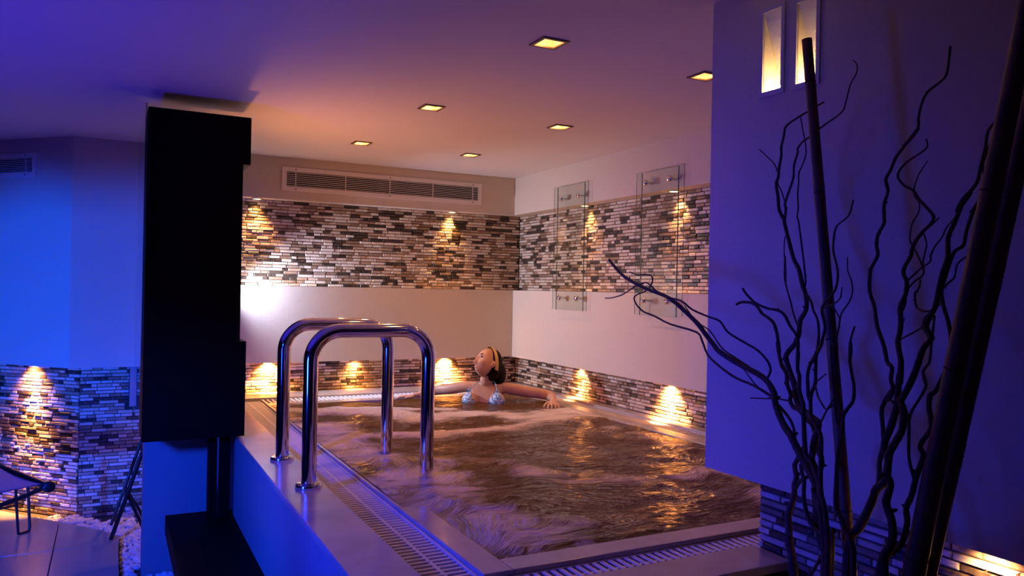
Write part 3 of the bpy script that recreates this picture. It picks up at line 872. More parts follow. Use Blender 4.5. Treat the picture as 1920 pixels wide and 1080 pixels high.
t = empty('folding_stool', (0.2, 5.35, 0), 'black folding stool half hidden behind the low blue wall', 'stool')
for y, kk in ((5.325, 0), (5.64, 1)):
    q = MB(); q.tube([(0.025, y, 0.005), (0.100, y, 0.24), (0.178, y, 0.49), (0.20, y, 0.56)], 0.0125 if not kk else 0.010, 10); q.build('leg', M_tubeblk, t, smooth=True)
    q = MB(); q.tube([(0.100, y + .02, 0.30 - .05 * kk), (0.135, y + .02, 0.21 - .03 * kk), (0.19, y + .02, 0.08), (0.235, y + .02, -0.04)], 0.010, 10); q.build('leg', M_tubeblk, t, smooth=True)
q = MB(); q.tube([(0.20, 5.325, 0.56), (0.20, 5.64, 0.56)], 0.0125, 10); q.build('seat_rail', M_tubeblk, t, smooth=True)
q = MB(); q.tube([(0.10, 5.325, 0.24), (0.10, 5.64, 0.24)], 0.008, 8); q.build('stretcher', M_tubeblk, t, smooth=True)

# ------------------------------------------------------------------ bamboo poles
def bamboo(p0, p1, ra, rb, nodes, lab):
    p0, p1 = Vector(p0), Vector(p1)
    t = empty('bamboo_pole', p0, lab, 'bamboo pole', 'dark bamboo poles')
    L_ = (p1 - p0).length
    u = (p1 - p0).normalized()
    pts, rad = [], []
    ss = sorted({0.0, 1.0} | {n + d for n in nodes for d in (-0.014, -0.006, 0, 0.006, 0.014)})
    for s in ss:
        if s < 0 or s > 1: continue
        r = ra + (rb - ra) * s
        if any(abs(s - n) < 1e-6 for n in nodes): r *= 0.985
        elif any(abs(abs(s - n) - 0.006) < 1e-6 for n in nodes): r *= 1.05
        pts.append(p0 + u * (s * L_)); rad.append(r)
    q = MB(); q.tube(pts, rad, 20); q.build('culm', M_bamboo, t, smooth=True)
    for n in nodes:
        r = ra + (rb - ra) * n
        q = MB(); q.tube([p0 + u * (n * L_ - 0.0022), p0 + u * (n * L_), p0 + u * (n * L_ + 0.0022)], [r * 1.03, r * 1.075, r * 1.03], 20); q.build('node_ring', M_bamnode, t, smooth=True)
    q = MB(); q.tube([p1 - u * 0.002, p1 + u * 0.0008], rb * 0.82, 16); q.build('hollow_end', M_bamnode, t)


bamboo((1.6, 1.166, 0.0), (1.6, 1.44, 2.249), 0.0158, 0.0128, (0.10, 0.27, 0.47, 0.655, 0.82, 0.949), 'thin bamboo pole in front of the second niche light')
bamboo((1.42, 1.182, 0.0), (1.42, 0.705, 2.54), 0.024, 0.0158, (0.13, 0.27, 0.42, 0.57, 0.70, 0.83, 0.95), 'thick leaning bamboo pole on the near side at right')
bamboo((1.5, 1.220, 0.0), (1.5, 0.706, 2.54), 0.0215, 0.0155, (0.08, 0.22, 0.36, 0.50, 0.64, 0.77, 0.90), 'leaning bamboo pole at far right behind another bamboo')
t = empty('round_post', (1.845, 1.665, 0), 'dark post with a rounded top behind the willow at bottom', 'post')
q = MB(); q.lathe([(0.034, 0.0), (0.034, 0.66), (0.032, 0.685), (0.025, 0.705), (0.013, 0.716), (0.0, 0.719)], (1.845, 1.665, 0), seg=24); q.build('shaft', M_post, t, smooth=True)

# ------------------------------------------------------------------ willow branches
BR = [[[[1.509,1.306,-0.02,0.0139],[1.499,1.276,0.4665,0.0122],[1.479,1.246,0.933,0.0111],[1.479,1.248,1.006,0.0105],[1.482,1.259,1.044,0.0102],[1.484,1.264,1.065,0.01],[1.487,1.277,1.09,0.0099],[1.492,1.293,1.113,0.0097],[1.495,1.296,1.133,0.0096],[1.5,1.315,1.152,0.0094],[1.508,1.347,1.18,0.0093],[1.513,1.367,1.198,0.0092],[1.515,1.374,1.204,0.0091],[1.52,1.395,1.227,0.009],[1.527,1.429,1.253,0.0088],[1.534,1.457,1.287,0.0086],[1.538,1.468,1.306,0.0085],[1.543,1.479,1.328,0.0083],[1.547,1.518,1.36,0.0081],[1.541,1.6,1.387,0.0077],[1.534,1.671,1.416,0.0074],[1.533,1.695,1.434,0.0072],[1.531,1.726,1.461,0.007],[1.529,1.759,1.491,0.0068],[1.526,1.8,1.518,0.0065],[1.523,1.851,1.549,0.0063],[1.52,1.905,1.572,0.006],[1.52,2.006,1.595,0.0057],[1.523,2.096,1.622,0.0054],[1.526,2.156,1.649,0.0051],[1.527,2.218,1.691,0.0048]],[[[1.539,1.462,1.309,0.0036],[1.541,1.482,1.34,0.0035],[1.541,1.496,1.354,0.0035],[1.54,1.501,1.354,0.0035],[1.544,1.49,1.381,0.0034],[1.545,1.503,1.406,0.0033],[1.541,1.536,1.432,0.0032],[1.532,1.578,1.451,0.0031],[1.52,1.626,1.475,0.003],[1.514,1.651,1.504,0.0029],[1.503,1.689,1.516,0.0028],[1.491,1.742,1.534,0.0027],[1.484,1.786,1.559,0.0026],[1.48,1.864,1.572,0.0024],[1.479,1.927,1.605,0.0023],[1.479,1.952,1.611,0.0023],[1.482,2.007,1.599,0.0022],[1.488,2.079,1.573,0.0021],[1.495,2.156,1.56,0.002],[1.498,2.196,1.559,0.002]],[[1.509,1.348,1.185,0.0039],[1.52,1.374,1.211,0.0039],[1.523,1.385,1.219,0.0038],[1.531,1.396,1.241,0.0038],[1.541,1.419,1.264,0.0037],[1.55,1.459,1.288,0.0037],[1.555,1.487,1.302,0.0037],[1.558,1.5,1.312,0.0036],[1.563,1.569,1.332,0.0036],[1.562,1.637,1.346,0.0035],[1.563,1.702,1.371,0.0034],[1.565,1.755,1.4,0.0033],[1.571,1.788,1.439,0.0032],[1.573,1.817,1.464,0.0032],[1.57,1.936,1.482,0.003],[1.571,2.017,1.504,0.0029],[1.573,2.083,1.518,0.0029],[1.574,2.124,1.543,0.0028],[1.574,2.13,1.568,0.0027],[1.57,2.055,1.59,0.0025],[1.568,2.028,1.62,0.0024],[1.568,2.043,1.639,0.0023],[1.57,2.116,1.64,0.0022],[1.571,2.157,1.65,0.0022]],[[1.546,1.568,1.384,0.0023],[1.547,1.63,1.406,0.0022],[1.548,1.679,1.427,0.0021],[1.553,1.735,1.472,0.0019],[1.549,1.79,1.498,0.0018],[1.545,1.841,1.544,0.0016]],[[1.539,1.496,1.318,0.0022],[1.526,1.525,1.341,0.0019],[1.521,1.565,1.38,0.0014]]]],[[[1.575,1.351,-0.02,0.0128],[1.55,1.321,0.454,0.0112],[1.53,1.291,0.908,0.0102],[1.531,1.313,1.004,0.0096],[1.537,1.329,1.066,0.0093],[1.547,1.341,1.13,0.0089],[1.55,1.345,1.151,0.0088],[1.556,1.362,1.171,0.0087],[1.559,1.362,1.19,0.0086],[1.563,1.36,1.213,0.0085],[1.561,1.364,1.2,0.0084],[1.566,1.36,1.23,0.0082],[1.57,1.355,1.253,0.008],[1.574,1.361,1.266,0.008],[1.58,1.392,1.276,0.0079],[1.587,1.43,1.293,0.0079],[1.593,1.449,1.316,0.0077],[1.599,1.459,1.343,0.0076],[1.605,1.479,1.372,0.0075],[1.611,1.498,1.401,0.0073],[1.615,1.503,1.422,0.0072],[1.621,1.481,1.45,0.0069],[1.623,1.477,1.462,0.0068],[1.626,1.472,1.48,0.0067],[1.631,1.473,1.514,0.0065],[1.635,1.457,1.544,0.0063],[1.64,1.464,1.581,0.006],[1.643,1.479,1.61,0.0059],[1.647,1.497,1.655,0.0056],[1.647,1.515,1.682,0.0055],[1.645,1.546,1.777,0.0049],[1.644,1.549,1.79,0.0049],[1.64,1.562,1.817,0.0047],[1.637,1.564,1.853,0.0045],[1.633,1.568,1.889,0.0042],[1.633,1.561,1.905,0.0041],[1.631,1.556,1.934,0.0039],[1.629,1.547,1.965,0.0037],[1.627,1.546,1.988,0.0035],[1.625,1.535,2.018,0.0033],[1.623,1.528,2.039,0.0031],[1.626,1.501,2.054,0.0029],[1.628,1.456,2.068,0.0026],[1.628,1.429,2.076,0.0024],[1.627,1.405,2.082,0.0022]],[[[1.633,1.56,1.908,0.0021],[1.636,1.566,1.922,0.002],[1.639,1.583,1.948,0.0018],[1.639,1.61,1.972,0.0016],[1.63,1.631,1.995,0.0014]],[[1.642,1.543,1.835,0.0021],[1.638,1.554,1.869,0.0019],[1.633,1.566,1.893,0.0018]],[[1.644,1.546,1.783,0.0041],[1.641,1.539,1.815,0.0039],[1.638,1.539,1.834,0.0038],[1.632,1.512,1.883,0.0035],[1.63,1.504,1.901,0.0034],[1.624,1.497,1.932,0.0033],[1.619,1.481,1.961,0.0031],[1.617,1.479,1.973,0.003],[1.614,1.458,1.988,0.0029],[1.612,1.433,1.996,0.0027],[1.608,1.399,2.011,0.0025],[1.598,1.329,2.034,0.0021],[1.594,1.312,2.052,0.002],[1.586,1.292,2.095,0.0017],[1.58,1.271,2.115,0.0016],[1.577,1.266,2.135,0.0015],[1.577,1.278,2.15,0.0014]],[[1.642,1.471,1.599,0.0028],[1.649,1.475,1.633,0.0028],[1.668,1.517,1.776,0.0025],[1.669,1.525,1.796,0.0024],[1.671,1.523,1.819,0.0024],[1.673,1.528,1.859,0.0023],[1.674,1.526,1.891,0.0022],[1.673,1.525,1.917,0.0022],[1.672,1.512,1.938,0.0021],[1.67,1.499,1.965,0.002],[1.667,1.499,1.994,0.0019],[1.662,1.505,2.036,0.0018],[1.657,1.508,2.067,0.0017]],[[1.629,1.479,1.498,0.0026],[1.641,1.505,1.529,0.0025],[1.652,1.527,1.564,0.0024],[1.663,1.552,1.602,0.0023],[1.671,1.568,1.635,0.0023],[1.685,1.58,1.691,0.0021],[1.692,1.581,1.619,0.0019],[1.695,1.593,1.703,0.0016],[1.695,1.591,1.748,0.0015]]]],[[[1.458,1.278,-0.02,0.009],[1.46,1.248,0.472,0.0079],[1.44,1.218,0.944,0.0072],[1.44,1.224,1.037,0.0067],[1.446,1.239,1.099,0.0063],[1.455,1.253,1.152,0.0061],[1.461,1.27,1.175,0.006],[1.466,1.286,1.192,0.0059],[1.47,1.305,1.206,0.0058],[1.494,1.335,1.304,0.0053],[1.497,1.337,1.313,0.0053],[1.502,1.351,1.333,0.0052],[1.507,1.361,1.353,0.0051],[1.514,1.367,1.381,0.0049],[1.518,1.377,1.397,0.0048],[1.527,1.384,1.441,0.0046],[1.521,1.379,1.413,0.0044],[1.528,1.386,1.444,0.0043],[1.533,1.391,1.469,0.0041],[1.536,1.401,1.483,0.0041],[1.539,1.424,1.504,0.0039],[1.542,1.444,1.529,0.0038],[1.541,1.467,1.541,0.0037],[1.538,1.494,1.544,0.0036],[1.534,1.522,1.552,0.0035],[1.531,1.541,1.561,0.0034],[1.527,1.566,1.582,0.0033],[1.525,1.577,1.597,0.0032]],[[[1.507,1.381,1.346,0.0026],[1.508,1.37,1.354,0.0026],[1.51,1.366,1.365,0.0026]]]],[[[1.614,1.383,-0.02,0.0097],[1.58,1.353,0.4475,0.0086],[1.56,1.323,0.895,0.0078],[1.561,1.332,0.99,0.0073],[1.565,1.345,1.034,0.0071],[1.574,1.358,1.108,0.0068],[1.576,1.356,1.128,0.0067],[1.58,1.352,1.156,0.0065],[1.584,1.356,1.177,0.0064],[1.589,1.373,1.191,0.0063],[1.602,1.398,1.244,0.0061],[1.608,1.426,1.259,0.0061],[1.614,1.455,1.278,0.006],[1.617,1.477,1.282,0.0059],[1.62,1.493,1.298,0.0059],[1.624,1.494,1.314,0.0058],[1.629,1.512,1.338,0.0057],[1.635,1.52,1.366,0.0056],[1.639,1.541,1.386,0.0055],[1.644,1.557,1.417,0.0053],[1.649,1.569,1.451,0.0052],[1.645,1.557,1.421,0.005],[1.65,1.567,1.455,0.0048],[1.653,1.577,1.48,0.0047],[1.655,1.589,1.501,0.0046],[1.655,1.607,1.514,0.0045],[1.653,1.632,1.527,0.0044],[1.652,1.647,1.544,0.0044],[1.649,1.667,1.556,0.0043],[1.643,1.7,1.558,0.0042],[1.638,1.719,1.55,0.0041]],[[[1.62,1.498,1.297,0.0026],[1.605,1.535,1.3,0.0023],[1.597,1.549,1.298,0.0022],[1.593,1.526,1.3,0.0021],[1.58,1.597,1.293,0.0016]]]],[[[1.418,1.244,-0.02,0.0088],[1.429,1.214,0.48,0.0077],[1.409,1.184,0.96,0.007],[1.409,1.187,1.052,0.0064],[1.415,1.201,1.112,0.006],[1.422,1.219,1.151,0.0058],[1.442,1.236,1.252,0.0051],[1.45,1.254,1.275,0.0049],[1.458,1.279,1.296,0.0048],[1.462,1.285,1.311,0.0047],[1.467,1.29,1.329,0.0046],[1.471,1.292,1.349,0.0045],[1.476,1.285,1.375,0.0043],[1.483,1.291,1.402,0.0041],[1.493,1.299,1.448,0.0038],[1.489,1.295,1.431,0.0037],[1.492,1.297,1.44,0.0036],[1.497,1.297,1.468,0.0034],[1.503,1.301,1.496,0.0032],[1.509,1.311,1.524,0.003],[1.514,1.328,1.545,0.0029],[1.517,1.337,1.564,0.0028],[1.521,1.356,1.585,0.0026]],[[[1.468,1.292,1.333,0.0045],[1.47,1.299,1.341,0.0045],[1.473,1.304,1.364,0.0044],[1.477,1.309,1.391,0.0043],[1.48,1.303,1.42,0.0042],[1.48,1.284,1.447,0.004],[1.481,1.271,1.474,0.0039],[1.467,1.291,1.42,0.0037],[1.468,1.269,1.454,0.0035],[1.469,1.26,1.482,0.0034],[1.471,1.256,1.51,0.0033],[1.476,1.27,1.546,0.0031],[1.476,1.261,1.565,0.003],[1.472,1.231,1.593,0.0029],[1.475,1.226,1.624,0.0027],[1.479,1.233,1.652,0.0026],[1.484,1.247,1.684,0.0025],[1.486,1.248,1.716,0.0024],[1.486,1.24,1.743,0.0023],[1.48,1.204,1.763,0.0021],[1.478,1.19,1.798,0.0019]],[[1.511,1.298,1.55,0.0023],[1.496,1.267,1.558,0.0021],[1.495,1.265,1.557,0.0021],[1.477,1.231,1.566,0.0018],[1.466,1.21,1.578,0.0016],[1.469,1.209,1.601,0.0013]],[[1.475,1.284,1.371,0.0025],[1.444,1.25,1.351,0.0023],[1.42,1.219,1.341,0.0021],[1.406,1.193,1.33,0.002],[1.404,1.173,1.343,0.0019]],[[1.451,1.252,1.282,0.0029],[1.436,1.231,1.296,0.0027],[1.401,1.188,1.328,0.0023],[1.397,1.168,1.355,0.0019]],[[1.476,1.282,1.378,0.0023],[1.436,1.234,1.394,0.0019],[1.426,1.212,1.406,0.0016]]]],[[[1.37,1.147,-0.02,0.0083],[1.39,1.117,0.4995,0.0073],[1.37,1.087,0.999,0.0066],[1.369,1.096,1.075,0.006],[1.371,1.108,1.088,0.0059],[1.375,1.124,1.112,0.0058],[1.38,1.141,1.132,0.0056],[1.387,1.147,1.182,0.0052],[1.395,1.152,1.234,0.0049],[1.398,1.151,1.253,0.0047],[1.401,1.149,1.275,0.0046],[1.406,1.149,1.298,0.0044],[1.411,1.153,1.32,0.0042],[1.411,1.143,1.337,0.0041],[1.411,1.128,1.358,0.0039],[1.418,1.132,1.387,0.0036],[1.426,1.144,1.41,0.0035],[1.437,1.159,1.439,0.0033],[1.44,1.158,1.46,0.0031],[1.447,1.167,1.481,0.003],[1.436,1.159,1.435,0.0026],[1.441,1.159,1.461,0.0024],[1.447,1.166,1.484,0.0022],[1.451,1.159,1.515,0.002]],[[[1.411,1.153,1.318,0.0023],[1.414,1.159,1.328,0.0021],[1.42,1.176,1.336,0.0018]],[[1.412,1.166,1.307,0.0028],[1.414,1.173,1.313,0.0028],[1.443,1.215,1.459,0.0022],[1.443,1.204,1.473,0.0021],[1.445,1.196,1.509,0.002],[1.448,1.193,1.54,0.0019],[1.448,1.173,1.567,0.0017],[1.449,1.165,1.589,0.0016],[1.454,1.172,1.615,0.0015],[1.46,1.187,1.637,0.0014],[1.464,1.192,1.668,0.0013]],[[1.467,1.212,1.53,0.0018],[1.473,1.229,1.547,0.0016],[1.477,1.243,1.556,0.0015]]]],[[[1.638,1.491,-0.02,0.0146],[1.598,1.461,0.425,0.0129],[1.578,1.431,0.85,0.0117],[1.577,1.436,0.863,0.0115],[1.578,1.438,0.901,0.0108],[1.579,1.447,0.928,0.0104],[1.58,1.453,0.956,0.0099],[1.58,1.452,0.952,0.0098],[1.583,1.455,0.982,0.0093],[1.585,1.46,1.006,0.0089],[1.589,1.453,1.033,0.0084],[1.593,1.448,1.06,0.0079],[1.597,1.452,1.084,0.0075],[1.6,1.448,1.106,0.0071],[1.605,1.46,1.131,0.0067],[1.608,1.453,1.15,0.0063],[1.612,1.447,1.17,0.006],[1.614,1.433,1.19,0.0056]],[[[1.595,1.449,1.075,0.007],[1.596,1.444,1.084,0.0065],[1.598,1.433,1.099,0.0058],[1.599,1.412,1.114,0.0048]]]],[[[1.548,1.318,-0.02,0.0077],[1.529,1.288,0.46,0.0068],[1.509,1.258,0.92,0.0062],[1.507,1.255,1.007,0.0057],[1.508,1.259,1.025,0.0056],[1.511,1.284,1.017,0.0056],[1.513,1.309,1.019,0.0055],[1.516,1.332,1.036,0.0054],[1.52,1.349,1.068,0.0052],[1.524,1.356,1.094,0.0051],[1.529,1.36,1.127,0.0049],[1.531,1.367,1.135,0.0048],[1.535,1.376,1.157,0.0047],[1.536,1.366,1.167,0.0046],[1.538,1.353,1.184,0.0045]],[]],[[[1.588,1.358,-0.02,0.012],[1.56,1.328,0.4495,0.0106],[1.54,1.298,0.899,0.0096],[1.54,1.3,0.905,0.0095],[1.539,1.295,0.931,0.0088],[1.539,1.3,0.959,0.0081],[1.54,1.304,0.995,0.0072],[1.539,1.29,1.009,0.0068],[1.537,1.275,1.023,0.0063]],[[[1.54,1.314,0.949,0.0047],[1.555,1.341,0.915,0.0041],[1.561,1.362,0.883,0.0035]]]],[[[1.554,1.271,-0.02,0.0076],[1.532,1.241,0.4675,0.0067],[1.512,1.211,0.935,0.0061],[1.511,1.211,0.948,0.0061],[1.509,1.208,1.027,0.0059],[1.504,1.18,1.061,0.0057],[1.497,1.142,1.131,0.0054],[1.497,1.142,1.14,0.0054],[1.495,1.128,1.169,0.0053],[1.496,1.125,1.192,0.0053],[1.499,1.128,1.219,0.0052],[1.502,1.121,1.257,0.0051],[1.509,1.128,1.292,0.0051],[1.519,1.139,1.335,0.005],[1.518,1.112,1.381,0.0048],[1.517,1.123,1.352,0.0048],[1.518,1.112,1.379,0.0047],[1.525,1.123,1.399,0.0047],[1.531,1.125,1.425,0.0046],[1.539,1.143,1.436,0.0046],[1.551,1.161,1.47,0.0046],[1.569,1.193,1.513,0.0046],[1.583,1.212,1.558,0.0045],[1.595,1.235,1.595,0.0045],[1.602,1.239,1.642,0.0044],[1.602,1.235,1.652,0.0044],[1.601,1.219,1.679,0.0043],[1.605,1.226,1.701,0.0043],[1.607,1.224,1.728,0.0042],[1.604,1.207,1.751,0.0041],[1.605,1.207,1.766,0.0041],[1.607,1.209,1.799,0.004],[1.605,1.198,1.828,0.0039],[1.607,1.206,1.856,0.0038],[1.603,1.191,1.875,0.0038],[1.599,1.175,1.902,0.0036],[1.594,1.152,1.922,0.0035],[1.587,1.123,1.943,0.0034],[1.584,1.109,1.957,0.0033],[1.593,1.152,1.924,0.0033],[1.585,1.112,1.957,0.0031],[1.583,1.109,1.978,0.003],[1.579,1.1,2.006,0.0029],[1.575,1.084,2.029,0.0028],[1.572,1.055,2.043,0.0027],[1.571,1.038,2.056,0.0026],[1.567,1.03,2.087,0.0026],[1.563,1.025,2.113,0.0025]],[]],[[[1.503,1.246,-0.02,0.0134],[1.493,1.216,0.4735,0.0118],[1.473,1.186,0.947,0.0107],[1.472,1.185,0.963,0.0106],[1.469,1.176,1.042,0.01],[1.464,1.148,1.075,0.0096],[1.457,1.112,1.143,0.0089],[1.455,1.101,1.171,0.0086],[1.45,1.076,1.194,0.0083],[1.451,1.074,1.216,0.0081],[1.453,1.073,1.24,0.008],[1.461,1.089,1.266,0.0078],[1.462,1.075,1.306,0.0074],[1.466,1.064,1.354,0.007],[1.47,1.066,1.372,0.0069],[1.476,1.069,1.396,0.0067],[1.481,1.07,1.42,0.0066],[1.475,1.065,1.398,0.0064],[1.486,1.071,1.442,0.0061],[1.494,1.082,1.466,0.0059],[1.501,1.09,1.488,0.0058],[1.504,1.088,1.504,0.0057],[1.508,1.089,1.527,0.0055],[1.516,1.097,1.554,0.0053],[1.518,1.096,1.567,0.0052],[1.52,1.087,1.588,0.005],[1.525,1.089,1.615,0.0048],[1.53,1.1,1.629,0.0047],[1.533,1.101,1.645,0.0046],[1.533,1.086,1.67,0.0044],[1.534,1.085,1.681,0.0043],[1.535,1.078,1.7,0.0041],[1.534,1.06,1.721,0.0039],[1.533,1.042,1.736,0.0036],[1.534,1.036,1.752,0.0035],[1.539,1.056,1.773,0.0034],[1.544,1.078,1.794,0.0032],[1.548,1.093,1.813,0.0031],[1.554,1.118,1.827,0.0029],[1.558,1.138,1.847,0.0028],[1.557,1.134,1.864,0.0027],[1.553,1.112,1.88,0.0024],[1.548,1.085,1.89,0.0022],[1.544,1.06,1.903,0.002],[1.544,1.063,1.921,0.0018]],[[[1.543,1.075,1.786,0.0018],[1.556,1.096,1.803,0.0017],[1.564,1.103,1.821,0.0016],[1.577,1.101,1.853,0.0014],[1.574,1.079,1.879,0.0012]],[[1.52,1.051,1.646,0.0019],[1.525,1.055,1.652,0.0019],[1.549,1.088,1.684,0.0019],[1.567,1.113,1.708,0.0019],[1.582,1.119,1.744,0.0018],[1.582,1.103,1.771,0.0017],[1.583,1.103,1.791,0.0017]],[[1.533,1.045,1.731,0.002],[1.532,1.033,1.739,0.0017],[1.532,1.022,1.749,0.0013]],[[1.525,1.089,1.615,0.0025],[1.517,1.067,1.629,0.0024],[1.509,1.043,1.644,0.0022],[1.503,1.021,1.655,0.0021],[1.502,1.02,1.667,0.002],[1.502,1.02,1.666,0.002],[1.499,1.01,1.684,0.0019],[1.494,0.99,1.704,0.0017],[1.497,0.984,1.722,0.0016],[1.499,0.97,1.739,0.0014],[1.502,0.959,1.759,0.0013]],[[1.513,1.089,1.552,0.0025],[1.519,1.087,1.568,0.0025],[1.526,1.091,1.583,0.0024],[1.532,1.091,1.598,0.0023],[1.536,1.08,1.614,0.0022],[1.539,1.063,1.627,0.0021],[1.544,1.063,1.639,0.0021],[1.552,1.071,1.655,0.002],[1.555,1.068,1.681,0.0019],[1.558,1.067,1.697,0.0018],[1.563,1.078,1.72,0.0017]]]],[[[1.418,1.1,-0.02,0.0115],[1.423,1.07,0.504,0.0101],[1.403,1.04,1.008,0.0092],[1.405,1.051,1.01,0.0092],[1.399,1.04,1.053,0.0089],[1.392,1.016,1.091,0.0086],[1.391,1.016,1.129,0.0083],[1.394,1.026,1.149,0.0083],[1.396,1.034,1.167,0.0082],[1.395,1.024,1.203,0.0079],[1.399,1.034,1.219,0.0079],[1.402,1.035,1.244,0.0077],[1.404,1.034,1.265,0.0076],[1.402,1.019,1.291,0.0074],[1.401,1.004,1.32,0.0072],[1.408,1.008,1.354,0.007],[1.416,1.021,1.371,0.0069],[1.416,1.021,1.371,0.0069],[1.416,1.004,1.4,0.0067],[1.419,0.99,1.437,0.0064],[1.425,0.979,1.481,0.0061],[1.426,0.963,1.502,0.0059],[1.436,0.983,1.524,0.0059],[1.441,0.968,1.56,0.0056],[1.447,0.966,1.583,0.0054],[1.456,0.965,1.622,0.0052],[1.464,0.958,1.661,0.005],[1.472,0.963,1.701,0.0048],[1.478,0.953,1.732,0.0046],[1.485,0.942,1.771,0.0043],[1.489,0.929,1.789,0.0041],[1.481,0.952,1.751,0.0039],[1.485,0.943,1.775,0.0037],[1.493,0.921,1.805,0.0034],[1.498,0.917,1.835,0.0032],[1.504,0.911,1.877,0.003],[1.507,0.908,1.908,0.0028],[1.515,0.891,1.933,0.0026],[1.524,0.874,1.965,0.0023],[1.529,0.866,1.99,0.0022],[1.531,0.861,2.008,0.002]],[[[1.44,0.981,1.54,0.0028],[1.449,0.975,1.555,0.0026],[1.459,0.999,1.553,0.0025],[1.473,1.026,1.558,0.0025],[1.487,1.042,1.574,0.0024],[1.493,1.046,1.593,0.0022],[1.492,1.043,1.591,0.0022],[1.493,1.036,1.606,0.0021],[1.495,1.037,1.618,0.002]],[[1.437,0.981,1.528,0.0021],[1.454,1.016,1.512,0.002],[1.469,1.06,1.493,0.0019]],[[1.438,0.989,1.524,0.0026],[1.453,0.997,1.538,0.0024],[1.467,0.994,1.551,0.0022],[1.471,0.975,1.57,0.0019]],[[1.438,0.992,1.522,0.0032],[1.433,0.98,1.513,0.0028],[1.425,0.965,1.495,0.0021]]]],[[[1.458,1.127,-0.02,0.0084],[1.454,1.097,0.496,0.0074],[1.434,1.067,0.992,0.0067],[1.432,1.067,1.016,0.0066],[1.425,1.046,1.055,0.0063],[1.418,1.016,1.08,0.0061],[1.412,0.998,1.131,0.0059],[1.412,1.001,1.16,0.0058],[1.41,0.989,1.187,0.0056],[1.409,0.981,1.219,0.0055],[1.409,0.976,1.236,0.0054],[1.41,0.965,1.273,0.0052],[1.413,0.974,1.286,0.0052],[1.414,0.969,1.302,0.0051],[1.414,0.951,1.33,0.0049],[1.422,0.963,1.365,0.0048],[1.427,0.964,1.39,0.0048],[1.426,0.953,1.399,0.0047],[1.432,0.939,1.435,0.0045],[1.437,0.937,1.457,0.0044],[1.446,0.936,1.495,0.0043],[1.458,0.95,1.533,0.0042],[1.469,0.968,1.564,0.0041],[1.478,0.979,1.595,0.004],[1.484,0.975,1.623,0.0039],[1.491,0.97,1.655,0.0038],[1.495,0.963,1.675,0.0037],[1.498,0.948,1.686,0.0036],[1.505,0.946,1.717,0.0035],[1.515,0.937,1.76,0.0033],[1.524,0.923,1.791,0.0031],[1.512,0.943,1.75,0.003],[1.52,0.929,1.777,0.0028],[1.527,0.924,1.812,0.0027],[1.53,0.932,1.848,0.0026],[1.54,0.918,1.902,0.0023]],[[[1.478,0.979,1.595,0.0024],[1.474,0.964,1.609,0.0022],[1.47,0.947,1.622,0.002],[1.467,0.94,1.647,0.0018],[1.463,0.918,1.662,0.0016],[1.468,0.895,1.673,0.0014],[1.473,0.877,1.674,0.0012]],[[1.41,0.983,1.222,0.0034],[1.42,1.0,1.25,0.0033],[1.427,1.008,1.273,0.0033],[1.438,1.016,1.313,0.0032],[1.445,1.021,1.332,0.0032],[1.45,1.017,1.353,0.0031],[1.453,1.003,1.379,0.0031],[1.459,0.995,1.405,0.003],[1.47,1.01,1.426,0.003],[1.465,1.0,1.406,0.0029],[1.473,1.012,1.429,0.0029],[1.473,1.0,1.447,0.0028],[1.476,0.999,1.461,0.0028],[1.483,1.002,1.485,0.0027],[1.489,1.003,1.511,0.0027],[1.498,1.006,1.545,0.0026]],[[1.43,1.012,1.334,0.0028],[1.45,1.032,1.349,0.0027],[1.466,1.056,1.368,0.0024]]]]]
BL = ['willow branch reaching far left over the pool in front of the glass pane', 'tall forked willow branch with its tip touching the niche lights', 'willow branch ending in a short fork left of the thin bamboo', 'willow branch whose hooked tip points left onto the blue wall',
      'willow branch winding round the thin bamboo pole', 'thin willow branch just right of the thin bamboo pole', 'thick willow stem at the left foot of the cluster', 'short willow stem looping low in front of the thin bamboo',
      'short thick willow stem tangled at the foot of the thin bamboo', 'single wavy willow branch with high tip on the bare blue wall', 'willow branch with a curled loop high on the blue wall', 'thick willow branch leaning right to cross the thick bamboo', 'willow branch running up beside the thick leaning bamboo']


def spline(P):
    out = []
    P = [Vector(p) for p in P]
    n = len(P)
    for i in range(n - 1):
        a, b, c, d = P[max(i - 1, 0)], P[i], P[i + 1], P[min(i + 2, n - 1)]
        k = 3 if i else 4
        for s in range(k):
            t_ = s / k
            out.append(0.5 * ((2 * b) + (c - a) * t_ + (2 * a - 5 * b + 4 * c - d) * t_ * t_ + (3 * b - a - 3 * c + d) * t_ ** 3))
    out.append(P[-1])
    return out


def stick(path, seg, rr):
    pts = spline([p[:3] for p in path])
    rs = []
    n = len(path)
    for i in range(n - 1):
        k = 3 if i else 4
        for s in range(k): rs.append(path[i][3] + (path[i + 1][3] - path[i][3]) * s / k)
    rs.append(path[-1][3])
    rs = [r * (1 + rr.uniform(-0.07, 0.07)) for r in rs]
    q = MB(); q.tube(pts, rs, seg)
    for i in range(4, len(pts) - 2, 9):
        if rr.random() < 0.6:
            d = Vector((rr.uniform(-1, 1), rr.uniform(-1, 1), rr.uniform(0.2, 1))).normalized()
            q.tube([pts[i], pts[i] + d * rs[i] * 1.5, pts[i] + d * rs[i] * 2.1], [rs[i] * 0.6, rs[i] * 0.5, rs[i] * 0.2], 5)
    return q


rr = random.Random(8)
for (stem, twigs), lb in zip(BR, BL):
    t = empty('willow_branch', stem[0][:3], lb, 'branch', 'curly willow branches')
    stick(stem, 9, rr).build('stem', M_bark, t, smooth=True)
    for tw in twigs:
        stick(tw, 6, rr).build('twig', M_bark, t, smooth=True)

